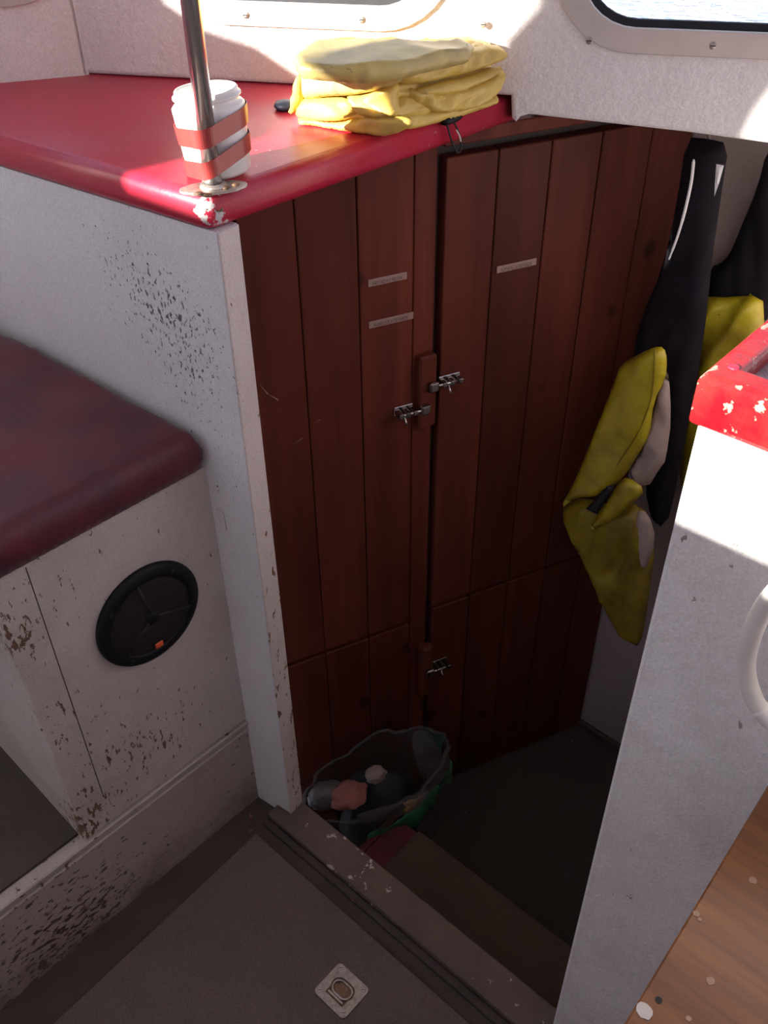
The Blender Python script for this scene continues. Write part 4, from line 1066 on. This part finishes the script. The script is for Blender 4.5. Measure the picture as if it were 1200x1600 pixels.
put('hook', tube([FW.p(hk[0], 0.0, hk[1] + 0.012), FW.p(hk[0], 0.045, hk[1] + 0.006), FW.p(hk[0], 0.055, hk[1] + 0.018)], 0.003, 8), 'dull_metal', fwall)

# ================================================================== RUBBISH BAG BY THE STEP
bc = WD.p(SX(590, 1200), 0.0, 0)
bag_px = [(468, 1190), (520, 1170), (600, 1140), (650, 1138), (680, 1160), (693, 1200), (690, 1235)]
u0b, u1b = SX(462, 1200), SX(652, 1200)
bz = ZL
cx_u = (u0b + u1b) / 2
bag = empty('plastic_bag', WD.p(cx_u, 0.088, ZL)); tag(bag, 'clear plastic bag of rubbish with green and yellow print beside the step', 'bag')
def bag_pt(aa, h):                                       # angle, height 0..1
    ru = (u1b - u0b) / 2 * 1.02; rn = 0.072
    taper = 0.86 + 0.2 * math.sin(min(1, h) * math.pi * 0.62)
    x = math.cos(aa); y = math.sin(aa)
    wob = 1 + 0.10 * fnoise((x * 2.1, y * 2.1, h * 4)) + 0.07 * (1 - 2 * abs(fnoise((x * 3.2, y * 3.2, h * 5 + 2)))) + 0.03 * fnoise((x * 9, y * 9, h * 14))
    H = BH * (1 + 0.10 * x + 0.10 * fnoise((x * 2, y * 2, 7)) + 0.05 * fnoise((x * 7, y * 7, 3)))
    return WD.p(cx_u + x * ru * taper * wob, 0.088 + y * rn * taper * wob, ZL + 0.003 + H * h)
BH = WD.px(600, 1190, 0.06)[1] - ZL
vs = []; fs = []; nn_ = 64; hs = [0, 0.12, 0.25, 0.4, 0.55, 0.7, 0.82, 0.92, 1.0, 1.03]
for h_ in hs:
    for i in range(nn_): vs.append(bag_pt(2 * math.pi * i / nn_, h_))
for k in range(len(hs) - 1):
    for i in range(nn_):
        j = (i + 1) % nn_; fs.append((k * nn_ + i, k * nn_ + j, (k + 1) * nn_ + j, (k + 1) * nn_ + i))
fs.append(tuple(range(nn_))[::-1])
put('film', mesh(vs, fs), 'plastic_film', bag, smooth=True)
rimp = [bag_pt(2 * math.pi * i / nn_, 1.03) for i in range(nn_)]
put('rolled_rim', tube(rimp + rimp[:2], 0.0035, 6), 'plastic_film', bag, smooth=True)
def bag_patch(a0, a1, h0, h1, mat, seed):
    vs = []; fs = []; n1 = 10; n2 = 6
    for i in range(n1 + 1):
        for j in range(n2 + 1):
            aa = a0 + (a1 - a0) * i / n1; h = h0 + (h1 - h0) * j / n2 + 0.03 * fnoise((i * 0.7, j * 0.3, seed))
            p = bag_pt(aa + 0.06 * fnoise((j * 0.8, i * 0.2, seed + 3)), h); c = WD.p(cx_u, 0.088, p.z); vs.append(p + (p - c).normalized() * 0.0012)
    for i in range(n1):
        for j in range(n2): a = i * (n2 + 1) + j; fs.append((a, a + 1, a + n2 + 2, a + n2 + 1))
    o = put('print_patch', mesh(vs, fs), mat, bag, smooth=True)
    md = o.modifiers.new('thickness', 'SOLIDIFY'); md.thickness = 0.0006
PI = math.pi
bag_patch(PI * 0.25, PI * 0.62, 0.62, 0.86, 'green_print', 1); bag_patch(PI * 0.36, PI * 0.46, 0.86, 1.0, 'yellow_print', 2); bag_patch(PI * 0.47, PI * 0.60, 0.62, 0.74, 'yellow_print', 3)
bag_patch(-PI * 0.22, -PI * 0.02, 0.80, 1.0, 'green_print', 4); bag_patch(PI * 0.05, PI * 0.24, 0.70, 0.84, 'green_print', 6)
def film_piece(px, n, amp, seed):
    ol = soften([WD.px(x, y, n) for x, y in px], 2)
    put('film_fold', pillow(lambda u, nn, v: WD.p(u, nn, v), ol, n, 0.004, 0.004, 0.01, 0.006, crisp(seed, amp, 26, 2.5, 0.7)), 'plastic_film', bag, smooth=True)
film_piece([(640, 1146), (664, 1136), (686, 1162), (697, 1205), (692, 1242), (668, 1238), (652, 1200)], 0.13, 0.010, 61)
film_piece([(545, 1276), (590, 1262), (640, 1250), (668, 1232), (676, 1242), (640, 1268), (590, 1284)], 0.165, 0.006, 63)
# what is in the bag
def lump(name, u, n, z, ru, rn, rz, mat, seed, lab, cat, flat=False):
    bm = bmesh.new(); bmesh.ops.create_icosphere(bm, subdivisions=4, radius=1.0)
    for v in bm.verts:
        d = v.co.copy(); s = 1 + 0.22 * fnoise(d * 1.7 + Vector((seed, 0, 0))) + 0.12 * (1 - 2 * abs(fnoise(d * 3.5 + Vector((0, seed, 0)))))
        q = d * s
        v.co = WD.p(u + q.x * ru, n + q.y * rn, z + q.z * rz)
    o = put(name, bm_mesh(bm), mat, None, smooth=True); tag(o, lab, cat); return o
zt_ = ZL + BH
lump('rubbish_heap', cx_u, 0.088, ZL + BH * 0.50, 0.080, 0.056, BH * 0.47, 'black_rubber', 3, 'dark rubbish filling the plastic bag', 'rubbish')
def inbag(x, y, n): u, z = WD.px(x, y, n); return u, z
u, z = inbag(548, 1204, 0.12)
pc = Frame(WD.p(u, 0.12, 0), 65)
pk = lump('pink_cloth', u, 0.105, ZL + BH * 0.93 + 0.024, 0.034, 0.028, 0.014, 'pink_foam', 8, 'crumpled pink cloth on top of the rubbish in the bag', 'cloth')
u, z = inbag(590, 1190, 0.08)
lump('paper_tissue', u - 0.006, 0.085, ZL + BH * 0.95 + 0.02, 0.020, 0.016, 0.014, 'tissue', 12, 'crumpled pale tissue beside the pink cloth in the bag', 'tissue')
u, z = inbag(500, 1185, 0.06)
lump('plastic_wrapper', u, 0.075, ZL + BH * 0.95 + 0.006, 0.034, 0.026, 0.022, 'grey_wrap', 15, 'greyish crumpled wrapper at the post end of the bag', 'wrapper')
